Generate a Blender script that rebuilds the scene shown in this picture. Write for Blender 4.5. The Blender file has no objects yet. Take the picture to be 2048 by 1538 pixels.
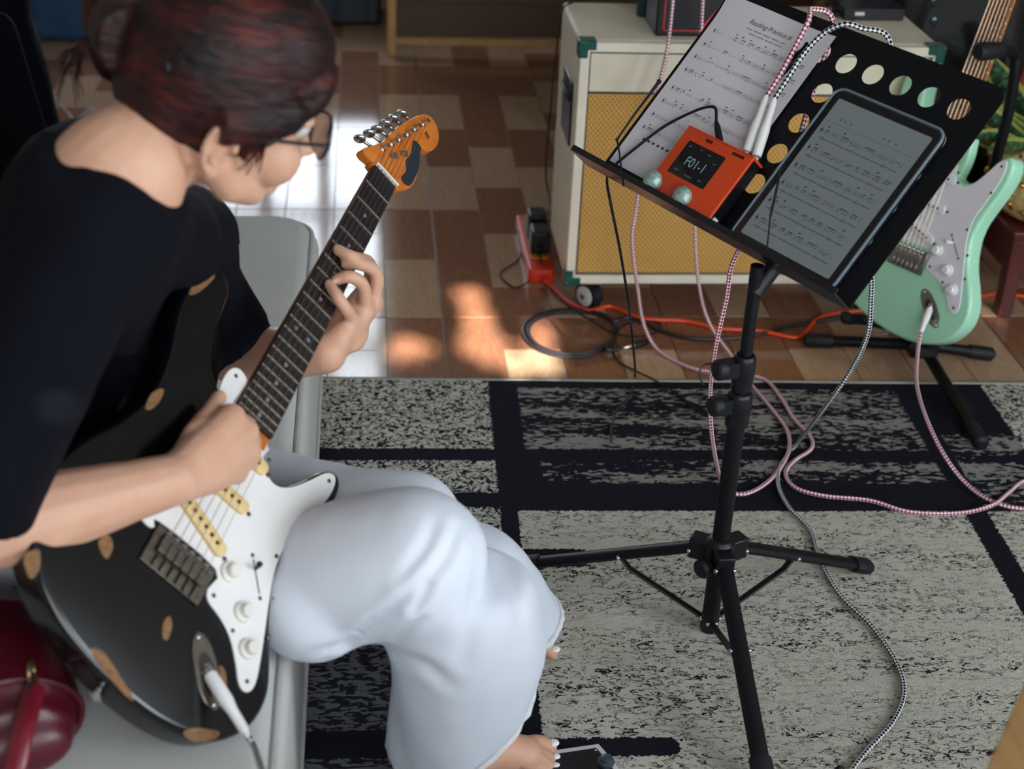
import bpy, bmesh, math, random
import numpy as np
from mathutils import Vector, Matrix, noise

random.seed(7)
scene = bpy.context.scene
COL = scene.collection

# ------------------------------------------------------------------ camera
F, CX, CY, CAMH = 2960.0, 1024.0, 769.0, 1.38
_p, _y, _r = [math.radians(a) for a in (29.10563, 6.32569, -2.71912)]
FWD = np.array([math.sin(_y) * math.cos(_p), math.cos(_y) * math.cos(_p), -math.sin(_p)])
_r0 = np.array([math.cos(_y), -math.sin(_y), 0.0])
_d0 = np.cross(FWD, _r0)
RIGHT = math.cos(_r) * _r0 + math.sin(_r) * _d0
DOWN = -math.sin(_r) * _r0 + math.cos(_r) * _d0
CPOS = np.array([0, 0, CAMH])
cam = bpy.data.cameras.new('camera')
cam.sensor_width = 36.0
cam.lens = F * 36.0 / 2048.0
cam.clip_start = 0.05
cam.dof.use_dof = True
cam.dof.focus_distance = 2.12
cam.dof.aperture_fstop = 4.0
cam_ob = bpy.data.objects.new('camera', cam)
COL.objects.link(cam_ob)
_m = Matrix.Identity(4)
for i in range(3):
    _m[i][0] = RIGHT[i]; _m[i][1] = -DOWN[i]; _m[i][2] = -FWD[i]; _m[i][3] = CPOS[i]
cam_ob.matrix_world = _m
scene.camera = cam_ob

# ------------------------------------------------------------------ world, sun, window lights, exposure
world = bpy.data.worlds.new('sky'); scene.world = world
world.use_nodes = True
bg = world.node_tree.nodes['Background']
bg.inputs['Color'].default_value = (0.80, 0.90, 1.0, 1)
bg.inputs['Strength'].default_value = 6.0

SUN_DIR = Vector((-0.05, 0.85, -0.45)).normalized()       # low sun from behind the photographer, through the front window
sun = bpy.data.lights.new('sun', 'SUN'); sun.energy = 24.0; sun.angle = math.radians(0.45); sun.color = (1.0, 0.93, 0.80)
sun_ob = bpy.data.objects.new('sun', sun); COL.objects.link(sun_ob)
sun_ob.rotation_euler = SUN_DIR.to_track_quat('-Z', 'Y').to_euler()

def area(name, loc, look, sx, sy, power, col):
    l = bpy.data.lights.new(name, 'AREA'); l.shape = 'RECTANGLE'; l.size = sx; l.size_y = sy; l.energy = power; l.color = col
    o = bpy.data.objects.new(name, l); COL.objects.link(o); o.location = loc
    o.rotation_euler = (Vector(look) - Vector(loc)).to_track_quat('-Z', 'Y').to_euler()
    return o
area('window_daylight_front', (1.0, -1.45, 1.55), (1.0, 1.0, 1.35), 2.6, 1.7, 48.0, (0.93, 0.96, 1.0))
area('window_daylight_right', (3.15, -.35, 1.6), (1.0, 1.2, 0.9), 1.7, 1.5, 14.0, (0.95, 0.97, 1.0))

vs = scene.view_settings
vs.view_transform = 'Standard'; vs.look = 'None'; vs.gamma = 1.0; vs.use_curve_mapping = False
vs.exposure = 0.62
scene.cycles.use_denoising = True
scene.cycles.max_bounces = 8
scene.cycles.sample_clamp_indirect = 4.0

# ------------------------------------------------------------------ pixels to places (2048 x 1538 frame)
A = np.array
def ray(px, py): return FWD + (px - CX) / F * RIGHT + (py - CY) / F * DOWN
def at(px, py, d): return CPOS + d * ray(px, py)                      # at optical depth d
def gz(px, py, z=0.0): r = ray(px, py); return CPOS + (z - CAMH) / r[2] * r   # on the level z
def ay(px, py, y): r = ray(px, py); return CPOS + y / r[1] * r        # on the plane y
def pln(px, py, p0, n): r = ray(px, py); return CPOS + ((A(p0) - CPOS) @ n) / (r @ n) * r
def proj(p):
    v = A(p, dtype=float) - CPOS; z = v @ FWD
    return CX + F * (v @ RIGHT) / z, CY + F * (v @ DOWN) / z, z

# ------------------------------------------------------------------ materials
def lin(c):
    if isinstance(c, str):
        c = c.lstrip('#'); c = [int(c[i:i + 2], 16) / 255 for i in (0, 2, 4)]
    return tuple((x / 12.92 if x <= 0.04045 else ((x + 0.055) / 1.055) ** 2.4) for x in c[:3]) + (1.0,)
MATS = {}
class NT:
    def __init__(s, name):
        s.m = bpy.data.materials.new(name); s.m.use_nodes = True; s.t = s.m.node_tree; s.n = s.t.nodes; s.l = s.t.links
        s.b = s.n['Principled BSDF']
    def node(s, typ, **kw):
        n = s.n.new(typ)
        for k, v in kw.items(): setattr(n, k, v)
        return n
    def link(s, a, b): s.l.new(a, b)
    def val(s, sock, v):
        if hasattr(v, 'is_output'): s.l.new(v, sock)
        else: sock.default_value = v
    def math(s, op, a, b=None, c=None, clamp=False):
        n = s.n.new('ShaderNodeMath'); n.operation = op; n.use_clamp = clamp
        s.val(n.inputs[0], a)
        if b is not None: s.val(n.inputs[1], b)
        if c is not None: s.val(n.inputs[2], c)
        return n.outputs[0]
    def mix(s, f, a, b):
        n = s.n.new('ShaderNodeMix'); n.data_type = 'RGBA'
        s.val(n.inputs[0], f); s.val(n.inputs[6], a); s.val(n.inputs[7], b)
        return n.outputs[2]
    def noise(s, vec, scale, detail=3, rough=0.55, dist=0.0, out=0):
        n = s.n.new('ShaderNodeTexNoise'); n.inputs['Scale'].default_value = scale; n.inputs['Detail'].default_value = detail
        n.inputs['Roughness'].default_value = rough; n.inputs['Distortion'].default_value = dist
        if vec is not None: s.l.new(vec, n.inputs['Vector'])
        return n.outputs[out]
    def ramp(s, f, stops, interp='LINEAR'):
        n = s.n.new('ShaderNodeValToRGB'); n.color_ramp.interpolation = interp
        el = n.color_ramp.elements
        while len(el) < len(stops): el.new(0.5)
        for e, (p, c) in zip(el, stops): e.position = p; e.color = c
        s.l.new(f, n.inputs[0]); return n.outputs[0]
    def coord(s, which='Object'): return s.n.new('ShaderNodeTexCoord').outputs[which]
    def mapping(s, vec, scale=(1, 1, 1), rot=(0, 0, 0), loc=(0, 0, 0)):
        n = s.n.new('ShaderNodeMapping'); s.l.new(vec, n.inputs[0])
        n.inputs['Scale'].default_value = scale; n.inputs['Rotation'].default_value = rot; n.inputs['Location'].default_value = loc
        return n.outputs[0]
    def bump(s, h, strength=0.3, dist=0.002):
        n = s.n.new('ShaderNodeBump'); n.inputs['Strength'].default_value = strength; n.inputs['Distance'].default_value = dist
        s.l.new(h, n.inputs['Height']); s.l.new(n.outputs[0], s.b.inputs['Normal'])
    def fin(s, col, rough=0.5, metal=0.0, spec=0.5, **kw):
        s.val(s.b.inputs['Base Color'], col); s.val(s.b.inputs['Roughness'], rough); s.val(s.b.inputs['Metallic'], metal)
        s.val(s.b.inputs['Specular IOR Level'], spec)
        for k, v in kw.items(): s.val(s.b.inputs[k.replace('_', ' ')], v)
        return s.m

def mat(name, col, rough=0.5, metal=0.0, spec=0.5, var=0.12, vscale=25.0, bump=0.0, bscale=200.0, stretch=(1, 1, 1), **kw):
    """plain surface with a little tonal variation and optional fine relief, all procedural"""
    if name in MATS: return MATS[name]
    t = NT(name); c = lin(col); co = t.mapping(t.coord(), stretch)
    n = t.noise(co, vscale, 3)
    dark = tuple(x * (1 - var) for x in c[:3]) + (1,); lite = tuple(min(1, x * (1 + var * .6)) for x in c[:3]) + (1,)
    colr = t.mix(n, dark, lite)
    if bump: t.bump(t.noise(co, bscale, 2), bump, 0.001)
    MATS[name] = t.fin(colr, rough, metal, spec, **kw)
    return MATS[name]

def mat_wood(name, c1, c2, rough=0.4, scale=6.0, axis=0):
    if name in MATS: return MATS[name]
    t = NT(name); st = [14, 14, 14]; st[axis] = 1.2
    co = t.mapping(t.coord(), st)
    n = t.noise(co, scale, 4, .6, 1.2)
    col = t.ramp(n, [(.3, lin(c1)), (.7, lin(c2))]); t.bump(n, .08, .001)
    MATS[name] = t.fin(col, rough); return MATS[name]

def mat_braid(name, c1, c2, k=1.0, nu=3.0):
    if name in MATS: return MATS[name]
    t = NT(name); uv = t.coord('UV'); sx = t.node('ShaderNodeSeparateXYZ'); t.link(uv, sx.inputs[0])
    u = t.math('MULTIPLY', sx.outputs[0], nu); v = t.math('MULTIPLY', sx.outputs[1], k)
    a = t.math('ADD', u, v); b = t.math('SUBTRACT', v, u)
    sa = t.math('SINE', t.math('MULTIPLY', a, 6.28318)); sb = t.math('SINE', t.math('MULTIPLY', b, 6.28318))
    f = t.math('GREATER_THAN', t.math('MULTIPLY', sa, sb), 0.0)
    t.bump(t.math('MULTIPLY', sa, sb), .5, .0008)
    MATS[name] = t.fin(t.mix(f, lin(c1), lin(c2)), .75, spec=.2); return MATS[name]

# ------------------------------------------------------------------ mesh building
def _v(p): return (float(p[0]), float(p[1]), float(p[2]))
def unit(v): v = A(v, dtype=float); return v / (np.linalg.norm(v) + 1e-12)
def catmull(pts, n=8, closed=False):
    P = [A(p, dtype=float) for p in pts]
    if len(P) == 2: return [P[0] + (P[1] - P[0]) * i / n for i in range(n + 1)]
    out = []; L = len(P)
    rng = range(L) if closed else range(L - 1)
    for i in rng:
        if closed: p0, p1, p2, p3 = P[i - 1], P[i], P[(i + 1) % L], P[(i + 2) % L]
        else:
            p1, p2 = P[i], P[i + 1]
            p0 = P[i - 1] if i > 0 else 2 * p1 - p2
            p3 = P[i + 2] if i + 2 < L else 2 * p2 - p1
        # centripetal-like damping keeps long/short spans from overshooting
        for k in range(n):
            t = k / n
            out.append(.5 * ((2 * p1) + (p2 - p0) * t + (2 * p0 - 5 * p1 + 4 * p2 - p3) * t * t + (3 * p1 - p0 - 3 * p2 + p3) * t ** 3))
    if not closed: out.append(P[-1])
    return out

class MB:
    """collects geometry for ONE mesh object"""
    def __init__(s): s.v = []; s.f = []; s.uv = {}; s.has_uv = False; s.mi = []; s.cur = 0
    def add(s, vs, fs, uvs=None):
        o = len(s.v); s.v += [_v(p) for p in vs]
        for k, f in enumerate(fs):
            if uvs is not None: s.uv[len(s.f)] = uvs[k]; s.has_uv = True
            s.f.append([i + o for i in f]); s.mi.append(s.cur)
        return s
    def box(s, c, size, R=None, taper=1.0):
        c = A(c, dtype=float); h = A(size, dtype=float) / 2; R = np.eye(3) if R is None else A(R)
        vs = []
        for z in (-1, 1):
            k = taper if z > 0 else 1.0
            for x, y in ((-1, -1), (1, -1), (1, 1), (-1, 1)): vs.append(c + R @ (A([x * h[0] * k, y * h[1] * k, z * h[2]])))
        return s.add(vs, [(3, 2, 1, 0), (4, 5, 6, 7), (0, 1, 5, 4), (1, 2, 6, 5), (2, 3, 7, 6), (3, 0, 4, 7)])
    def cyl(s, p0, p1, r0, r1=None, n=16, cap=True):
        r1 = r0 if r1 is None else r1; p0 = A(p0, dtype=float); p1 = A(p1, dtype=float); d = unit(p1 - p0)
        a = unit(np.cross(d, [0, 0, 1] if abs(d[2]) < .9 else [1, 0, 0])); b = np.cross(d, a)
        vs = []
        for p, r in ((p0, r0), (p1, r1)):
            for i in range(n): th = 2 * math.pi * i / n; vs.append(p + r * (math.cos(th) * a + math.sin(th) * b))
        fs = [(i, (i + 1) % n, n + (i + 1) % n, n + i) for i in range(n)]
        if cap: fs += [tuple(range(n - 1, -1, -1)), tuple(range(n, 2 * n))]
        return s.add(vs, fs)
    def lathe(s, c, axis, prof, n=24, cap=True):
        """prof: list of (radius, height along axis)"""
        c = A(c, dtype=float); d = unit(axis); a = unit(np.cross(d, [0, 0, 1] if abs(d[2]) < .9 else [1, 0, 0])); b = np.cross(d, a)
        vs = []
        for r, h in prof:
            for i in range(n): th = 2 * math.pi * i / n; vs.append(c + d * h + r * (math.cos(th) * a + math.sin(th) * b))
        fs = []
        for j in range(len(prof) - 1):
            for i in range(n): fs.append((j * n + i, j * n + (i + 1) % n, (j + 1) * n + (i + 1) % n, (j + 1) * n + i))
        if cap: fs += [tuple(range(n - 1, -1, -1)), tuple(range((len(prof) - 1) * n, len(prof) * n))]
        return s.add(vs, fs)
    def ell(s, c, radii, R=None, nu=20, nv=12):
        c = A(c, dtype=float); R = np.eye(3) if R is None else A(R); vs = [c + R @ (A([0, 0, -1]) * radii)]
        for j in range(1, nv):
            ph = -math.pi / 2 + math.pi * j / nv
            for i in range(nu):
                th = 2 * math.pi * i / nu
                vs.append(c + R @ (A([math.cos(ph) * math.cos(th), math.cos(ph) * math.sin(th), math.sin(ph)]) * radii))
        vs.append(c + R @ (A([0, 0, 1]) * radii)); e = len(vs) - 1; fs = []
        for i in range(nu): fs.append((0, 1 + (i + 1) % nu, 1 + i))
        for j in range(nv - 2):
            for i in range(nu): fs.append((1 + j * nu + i, 1 + j * nu + (i + 1) % nu, 1 + (j + 1) * nu + (i + 1) % nu, 1 + (j + 1) * nu + i))
        for i in range(nu): fs.append((1 + (nv - 2) * nu + i, 1 + (nv - 2) * nu + (i + 1) % nu, e))
        return s.add(vs, fs)
    def tube(s, pts, r, n=8, cap=True, up=None, uv=False):
        """r: scalar, list of scalars, or list of (ra, rb); ra lies along `up` projected across the path"""
        P = [A(p, dtype=float) for p in pts]; m = len(P)
        T = [unit(P[min(i + 1, m - 1)] - P[max(i - 1, 0)]) for i in range(m)]
        a = A(up, dtype=float) if up is not None else (A([0, 0, 1.]) if abs(T[0][2]) < .9 else A([1., 0, 0]))
        vs = []; ln = 0.0; L = []
        for i in range(m):
            if up is not None: a = A(up, dtype=float)
            a = unit(a - (a @ T[i]) * T[i]); b = np.cross(T[i], a)
            rr = r[i] if isinstance(r, (list, tuple, np.ndarray)) else r
            ra, rb = (rr if isinstance(rr, (list, tuple)) else (rr, rr))
            if i: ln += np.linalg.norm(P[i] - P[i - 1])
            L.append(ln)
            for k in range(n): th = 2 * math.pi * k / n; vs.append(P[i] + ra * math.cos(th) * a + rb * math.sin(th) * b)
        fs = []; uvs = []
        for i in range(m - 1):
            for k in range(n):
                fs.append((i * n + k, i * n + (k + 1) % n, (i + 1) * n + (k + 1) % n, (i + 1) * n + k))
                uvs.append([(k / n, L[i]), ((k + 1) / n, L[i]), ((k + 1) / n, L[i + 1]), (k / n, L[i + 1])])
        if cap:
            fs += [tuple(range(n - 1, -1, -1)), tuple(range((m - 1) * n, m * n))]
            uvs += [[(0, 0)] * n, [(0, ln)] * n]
        return s.add(vs, fs, uvs if uv else None)
    def prism(s, outline, z0, z1, M=None, inset=0.0, steps=0):
        """outline in xy -> closed slab z0..z1 with rounded (inset) rims; M maps local -> world"""
        O = [A(p, dtype=float) for p in outline]; n = len(O)
        lay = [(0.0, z0), (0.0, z1)]
        if inset:
            k = max(1, steps); lay = []
            for i in range(k + 1): th = math.pi / 2 * i / k; lay.append((inset * (1 - math.sin(th)), z0 + inset * (1 - math.cos(th))))
            for i in range(k + 1): th = math.pi / 2 * i / k; lay.append((inset * (1 - math.cos(th)), z1 - inset * (1 - math.sin(th))))
        nrm = []
        for i in range(n):
            tg = unit(O[(i + 1) % n] - O[i - 1]); nrm.append(A([tg[1], -tg[0]]))
        ar = sum(O[i][0] * O[(i + 1) % n][1] - O[(i + 1) % n][0] * O[i][1] for i in range(n))
        if ar < 0: nrm = [-q for q in nrm]
        vs = []
        for ins, z in lay:
            for i in range(n): q = O[i] - nrm[i] * ins; vs.append((q[0], q[1], z))
        m = len(lay); fs = []
        for j in range(m - 1):
            for i in range(n):
                f = (j * n + i, j * n + (i + 1) % n, (j + 1) * n + (i + 1) % n, (j + 1) * n + i); fs.append(f if ar > 0 else f[::-1])
        b, t_ = tuple(range(n - 1, -1, -1)), tuple(range((m - 1) * n, m * n))
        fs += [b, t_] if ar > 0 else [b[::-1], t_[::-1]]
        if M is not None: vs = [M(v) for v in vs]
        return s.add(vs, fs)
    def quad(s, *p): return s.add(p, [tuple(range(len(p)))])
    def mesh(s, name):
        me = bpy.data.meshes.new(name); me.from_pydata(s.v, [], s.f); me.update()
        if s.has_uv:
            ul = me.uv_layers.new(name='UVMap')
            for p in me.polygons:
                if p.index in s.uv:
                    for li, q in zip(p.loop_indices, s.uv[p.index]): ul.data[li].uv = q
        return me
    def build(s, name, m, parent=None, smooth=True, bevel=0.0, seg=2, ang=35):
        return link(name, s.mesh(name), m, parent, smooth, bevel, seg, ang)

def link(name, me, m, parent=None, smooth=True, bevel=0.0, seg=2, ang=35):
    ob = bpy.data.objects.new(name, me); COL.objects.link(ob)
    if m is not None:
        for q in (m if isinstance(m, (list, tuple)) else [m]): me.materials.append(q)
    if smooth:
        me.polygons.foreach_set('use_smooth', [True] * len(me.polygons))
        try: me.set_sharp_from_angle(angle=math.radians(ang))
        except Exception: pass
    if bevel:
        b = ob.modifiers.new('bevel', 'BEVEL'); b.width = bevel; b.segments = seg; b.limit_method = 'ANGLE'; b.angle_limit = math.radians(40)
    if parent is not None:
        ob.parent = parent; ob.matrix_parent_inverse = parent_inv(parent)
    return ob
def parent_inv(p): return Matrix.Translation(-Vector(p.location)) if p.type == 'EMPTY' else Matrix.Identity(4)
def tag(o, label, cat, group=None):
    o['label'] = label; o['category'] = cat
    if group: o['group'] = group
    return o
def thing(name, label, cat, loc=(0, 0, 0), group=None):
    o = bpy.data.objects.new(name, None); COL.objects.link(o); o.location = _v(loc); o.empty_display_size = .05
    return tag(o, label, cat, group)
def struct(o): o['kind'] = 'structure'; return o

def text_mesh(body, size, name, M, m, parent, align='LEFT', depth=0.0, bold=0.0, shear=0.0):
    cu = bpy.data.curves.new(name, 'FONT'); cu.body = body; cu.size = size; cu.align_x = align; cu.extrude = depth; cu.offset = bold; cu.shear = shear
    to = bpy.data.objects.new(name, cu); COL.objects.link(to)
    dg = bpy.context.evaluated_depsgraph_get(); me = bpy.data.meshes.new_from_object(to.evaluated_get(dg))
    bpy.data.objects.remove(to)
    for v in me.vertices: v.co = Vector(_v(M((v.co.x, v.co.y, v.co.z))))
    me.name = name
    return link(name, me, m, parent, smooth=False)

def displace(me, fn):
    """move every vertex along its normal by fn(x, y, z)"""
    n = len(me.vertices); co = np.empty(n * 3, dtype=np.float32); no = np.empty(n * 3, dtype=np.float32)
    me.vertices.foreach_get('co', co); me.vertices.foreach_get('normal', no)
    co = co.reshape(-1, 3); no = no.reshape(-1, 3)
    k = np.array([fn(*c) for c in co.tolist()], dtype=np.float32)
    co = co + no * k[:, None]
    me.vertices.foreach_set('co', co.ravel()); me.update(); return co
def floor_at(me, z):
    n = len(me.vertices); co = np.empty(n * 3, dtype=np.float32); me.vertices.foreach_get('co', co); co = co.reshape(-1, 3)
    co[:, 2] = np.maximum(co[:, 2], z); me.vertices.foreach_set('co', co.ravel()); me.update()
def stuff(o): o['kind'] = 'stuff'; return o

def remesh(mb, voxel, smooth=6, factor=.5):
    """union of all pieces as one continuous skin"""
    me = mb.mesh('tmp'); ob = bpy.data.objects.new('tmp', me); COL.objects.link(ob)
    r = ob.modifiers.new('r', 'REMESH'); r.mode = 'VOXEL'; r.voxel_size = voxel; r.adaptivity = 0
    sm = ob.modifiers.new('s', 'SMOOTH'); sm.factor = factor; sm.iterations = smooth
    dg = bpy.context.evaluated_depsgraph_get(); out = bpy.data.meshes.new_from_object(ob.evaluated_get(dg))
    bpy.data.objects.remove(ob); return out

# common materials
M_black = mat('black_plastic', '#090b13', .42, spec=.4)
M_blackmetal = mat('black_powder_coat', '#05070e', .48, spec=.3, bump=.05)
M_rubber = mat('black_rubber', '#0d0f17', .6, spec=.4)
M_chrome = mat('chrome', '#c8ccd2', .16, 1.0, var=.05)
M_steel = mat('dull_steel', '#9a9a98', .34, 1.0, var=.15)
M_white = mat('white_plastic', '#e8e8ea', .35)
M_cream = mat('cream_vinyl', '#d9d0bb', .55, bump=.25, bscale=700)
# ================================================================== ROOM
X0, X1, Y0, Y1, ZC = -2.3, 3.3, -1.6, 5.35, 2.95
M_wall = mat('painted_wall', '#b9b4aa', .8, var=.06, vscale=4)
M_ceil = mat('painted_ceiling', '#a09c94', .85, var=.04, vscale=3)
M_frame = mat_wood('window_frame_wood', '#4b3222', '#6b4a31', .45)
def wall(name, boxes):
    mb = MB()
    for a, b in boxes: mb.box((A(a) + A(b)) / 2, A(b) - A(a))
    return struct(mb.build(name, M_wall, smooth=False))
T_ = .12
# back wall with a tall glazed door left of the cabinet
DX0, DX1, DZ0, DZ1 = -0.62, 0.06, 0.30, 2.05
wall('wall_back', [((X0, Y1, 0), (DX0, Y1 + T_, ZC)), ((DX1, Y1, 0), (X1, Y1 + T_, ZC)), ((DX0, Y1, 0), (DX1, Y1 + T_, DZ0)), ((DX0, Y1, DZ1), (DX1, Y1 + T_, ZC))])
wall('wall_left', [((X0 - T_, Y0, 0), (X0, Y1 + T_, ZC))])
wall('wall_right', [((X1, Y0, 0), (X1 + T_, Y1 + T_, .8)), ((X1, Y0, 2.4), (X1 + T_, Y1 + T_, ZC)), ((X1, Y0, .8), (X1 + T_, -1.25, 2.4)), ((X1, .55, .8), (X1 + T_, Y1 + T_, 2.4))])
wall('wall_front', [((X0, Y0 - T_, 0), (X1, Y0, .65)), ((X0, Y0 - T_, 2.45), (X1, Y0, ZC)), ((X0, Y0 - T_, .65), (-.4, Y0, 2.45)), ((2.4, Y0 - T_, .65), (X1, Y0, 2.45))])
c_ = MB(); c_.box(((X0 + X1) / 2, (Y0 + Y1) / 2, ZC + .05), (X1 - X0 + .3, Y1 - Y0 + .3, .1)); struct(c_.build('ceiling', M_ceil, smooth=False))
t_ = NT('clear_glass'); t_.b.inputs['Transmission Weight'].default_value = 1.0
M_glass = t_.fin(lin('#f4f8f8'), .02, IOR=1.02)
def window(name, x0, x1, y, z0, z1, nx, nz, axis='x'):
    w = MB(); fw = .045
    def bar(a0, a1, b0, b1):
        if axis == 'x': w.box(((a0 + a1) / 2, y, (b0 + b1) / 2), (a1 - a0, .06, b1 - b0))
        else: w.box((y, (a0 + a1) / 2, (b0 + b1) / 2), (.06, a1 - a0, b1 - b0))
    for i in range(nx + 1): c = x0 + (x1 - x0) * i / nx; bar(c - fw / 2, c + fw / 2, z0, z1)
    for i in range(nz + 1): c = z0 + (z1 - z0) * i / nz; bar(x0, x1, c - fw / 2, c + fw / 2)
    return struct(w.build(name, M_frame, smooth=False))
window('window_1', DX0, DX1, Y1 + .06, DZ0, DZ1, 3, 3)
window('window_2', -.4, 2.4, Y0 - .06, .65, 2.45, 2, 1)
window('window_3', -1.25, .55, X1 + .06, .8, 2.4, 2, 1, 'y')

# leafy tree outside the front window: the low sun reaches the floor only in soft spots between the leaves
M_leaf = mat('tree_leaf', '#3d5c2c', .5, var=.3, vscale=9)
spots = [(938, 592, .022), (958, 648, .016), (968, 702, .030), (815, 700, .028), (1085, 655, .018), (1085, 722, .022), (1038, 728, .020), (1032, 500, .010)]
LP = -2.5
gaps = []
for px, py, r in spots:
    g = gz(px, py); k = (g[1] - LP) / SUN_DIR.y; q = g - A(SUN_DIR) * k; gaps.append((q[0], q[2], r))
lf = MB()
rnd = random.Random(3)
gcx, gcz = sum(q[0] for q in gaps) / len(gaps), sum(q[1] for q in gaps) / len(gaps)
for i in range(22000):
    if i < 12000: x = rnd.uniform(-1.3, 3.6); z = rnd.uniform(.6, 3.6); s = rnd.uniform(.06, .10)
    else: x = gcx + rnd.uniform(-.6, .6); z = gcz + rnd.uniform(-.4, .4); s = rnd.uniform(.022, .040)
    y = LP + rnd.uniform(-.04, .04)
    if any(math.hypot((x - gx) * .75, z - gz_) < r + s * (1.0 if i < 12000 else .7) for gx, gz_, r in gaps): continue
    th = rnd.uniform(0, 6.28); ax = A([math.cos(th), rnd.uniform(-.35, .35), math.sin(th)]); bx = A([-math.sin(th), rnd.uniform(-.35, .35), math.cos(th)])
    c = A([x, y, z]); lf.add([c - ax * s, c - bx * s * .5, c + ax * s * .2 - bx * s * .55, c + ax * s, c + ax * s * .2 + bx * s * .55, c + bx * s * .45 - ax * s * .3], [(0, 1, 2, 3, 4, 5)])
lo = stuff(lf.build('tree_foliage', M_leaf, smooth=False)); tag(lo, 'dense green tree leaves outside the front window', 'foliage')

# ------------------------------------------------------------------ floor of printed wood-look tiles
TL = .580485; TX, TY = .152451, 2.751085
M_grout = mat('tile_grout', '#6f5b4d', .6, var=.1)
fl = MB(); fl.box(((X0 + X1) / 2, (Y0 + Y1) / 2, -.052), (X1 - X0 + .2, Y1 - Y0 + .2, .1)); floor = struct(fl.build('floor', M_grout, smooth=False))
def tile_mat(name, c1, c2, c3):
    t = NT(name); oi = t.node('ShaderNodeObjectInfo'); co = t.coord('Object')
    off = t.node('ShaderNodeCombineXYZ'); t.link(t.math('MULTIPLY', oi.outputs['Random'], 37.0), off.inputs[0]); t.link(t.math('MULTIPLY', oi.outputs['Random'], 11.0), off.inputs[1])
    va = t.node('ShaderNodeVectorMath'); va.operation = 'ADD'; t.link(co, va.inputs[0]); t.link(off.outputs[0], va.inputs[1])
    m1 = t.mapping(va.outputs[0], (13, 2.4, 1)); n1 = t.noise(m1, 1.0, 4, .55, 2.2)
    rings = t.math('FRACT', t.math('MULTIPLY', n1, 7.0)); rg = t.math('ABSOLUTE', t.math('SUBTRACT', rings, .5))
    m2 = t.mapping(va.outputs[0], (240, 9, 1)); n2 = t.noise(m2, 1.0, 3)
    col = t.mix(t.math('MULTIPLY', rg, 1.7, clamp=True), lin(c1), lin(c2)); col = t.mix(t.math('MULTIPLY', n2, .5), col, lin(c3))
    h = t.math('MULTIPLY', oi.outputs['Random'], .28)
    col = t.mix(h, col, lin(c3))
    return t.fin(col, t.math('ADD', .07, t.math('MULTIPLY', n2, .07)), spec=.55)
M_tiles = [tile_mat('tile_print_light', '#b69c84', '#a5876a', '#94745a'), tile_mat('tile_print_red', '#90674f', '#7e5541', '#714937')]
# the blocks of one tile: five columns, alternately split at 1/2 and at 1/4 + 3/4
blk = {}
def block(w, h, gl, gr, gb, gt):
    k = (round(w, 4), round(h, 4), gl, gr, gb, gt)
    if k not in blk:
        b = .0009; mb = MB()
        mb.add([(gl, gb, -.004), (w - gr, gb, -.004), (w - gr, h - gt, -.004), (gl, h - gt, -.004), (gl + b, gb + b, 0), (w - gr - b, gb + b, 0), (w - gr - b, h - gt - b, 0), (gl + b, h - gt - b, 0)],
               [(4, 5, 6, 7), (0, 1, 5, 4), (1, 2, 6, 5), (2, 3, 7, 6), (3, 0, 4, 7)])
        blk[k] = {}
        for i in (0, 1):
            me = mb.mesh('floor_tile'); me.materials.append(M_tiles[i]); blk[k][i] = me
    return blk[k]
cand = []
G, g = .0016, .0005
for i in range(-5, 6):
    for j in range(-8, 5):
        for c in range(5):
            cuts = [0, .5, 1] if c % 2 == 0 else [0, .25, .75, 1]
            for k in range(len(cuts) - 1):
                x = TX + (i + c / 5) * TL; y = TY + (j + cuts[k]) * TL; w = TL / 5; h = (cuts[k + 1] - cuts[k]) * TL
                if x + w > X1 or x < X0 or y + h > Y1 or y < Y0: continue
                q = (G if c == 0 else g, G if c == 4 else g, G if k == 0 else g, G if k == len(cuts) - 2 else g)
                # colour alternates along each column
                par = (math.floor((j + (cuts[k] + cuts[k + 1]) / 2 + (.25 if c % 2 else 0)) * 2) + (0 if c % 2 == 0 else 1)) % 2
                if random.random() < .12: par = 1 - par
                u, v, _ = proj((x + w / 2, y + h / 2, 0)); vis = y + h > 2.44 and -60 < u < 2108 and -40 < v < 800 and y > 1
                cand.append((x, y, w, h, q, par, vis, abs(u - 1100)))
shown = sorted([c for c in cand if c[6]], key=lambda c: c[7])[:298]
sh = set((c[0], c[1]) for c in shown)
for x, y, w, h, q, par, vis, _ in shown:
    o = bpy.data.objects.new('floor_tile', block(w, h, *q)[par]); COL.objects.link(o); o.location = (x, y, 0); o.parent = floor
rest = [MB(), MB()]
for x, y, w, h, q, par, vis, _ in cand:
    if (x, y) in sh: continue
    rest[par].add([(x + q[0], y + q[2], 0), (x + w - q[1], y + q[2], 0), (x + w - q[1], y + h - q[3], 0), (x + q[0], y + h - q[3], 0)], [(0, 1, 2, 3)])
for i in (0, 1):
    o = rest[i].build('floor_tile_field', M_tiles[i], floor, smooth=False); o['kind'] = 'stuff'

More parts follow.
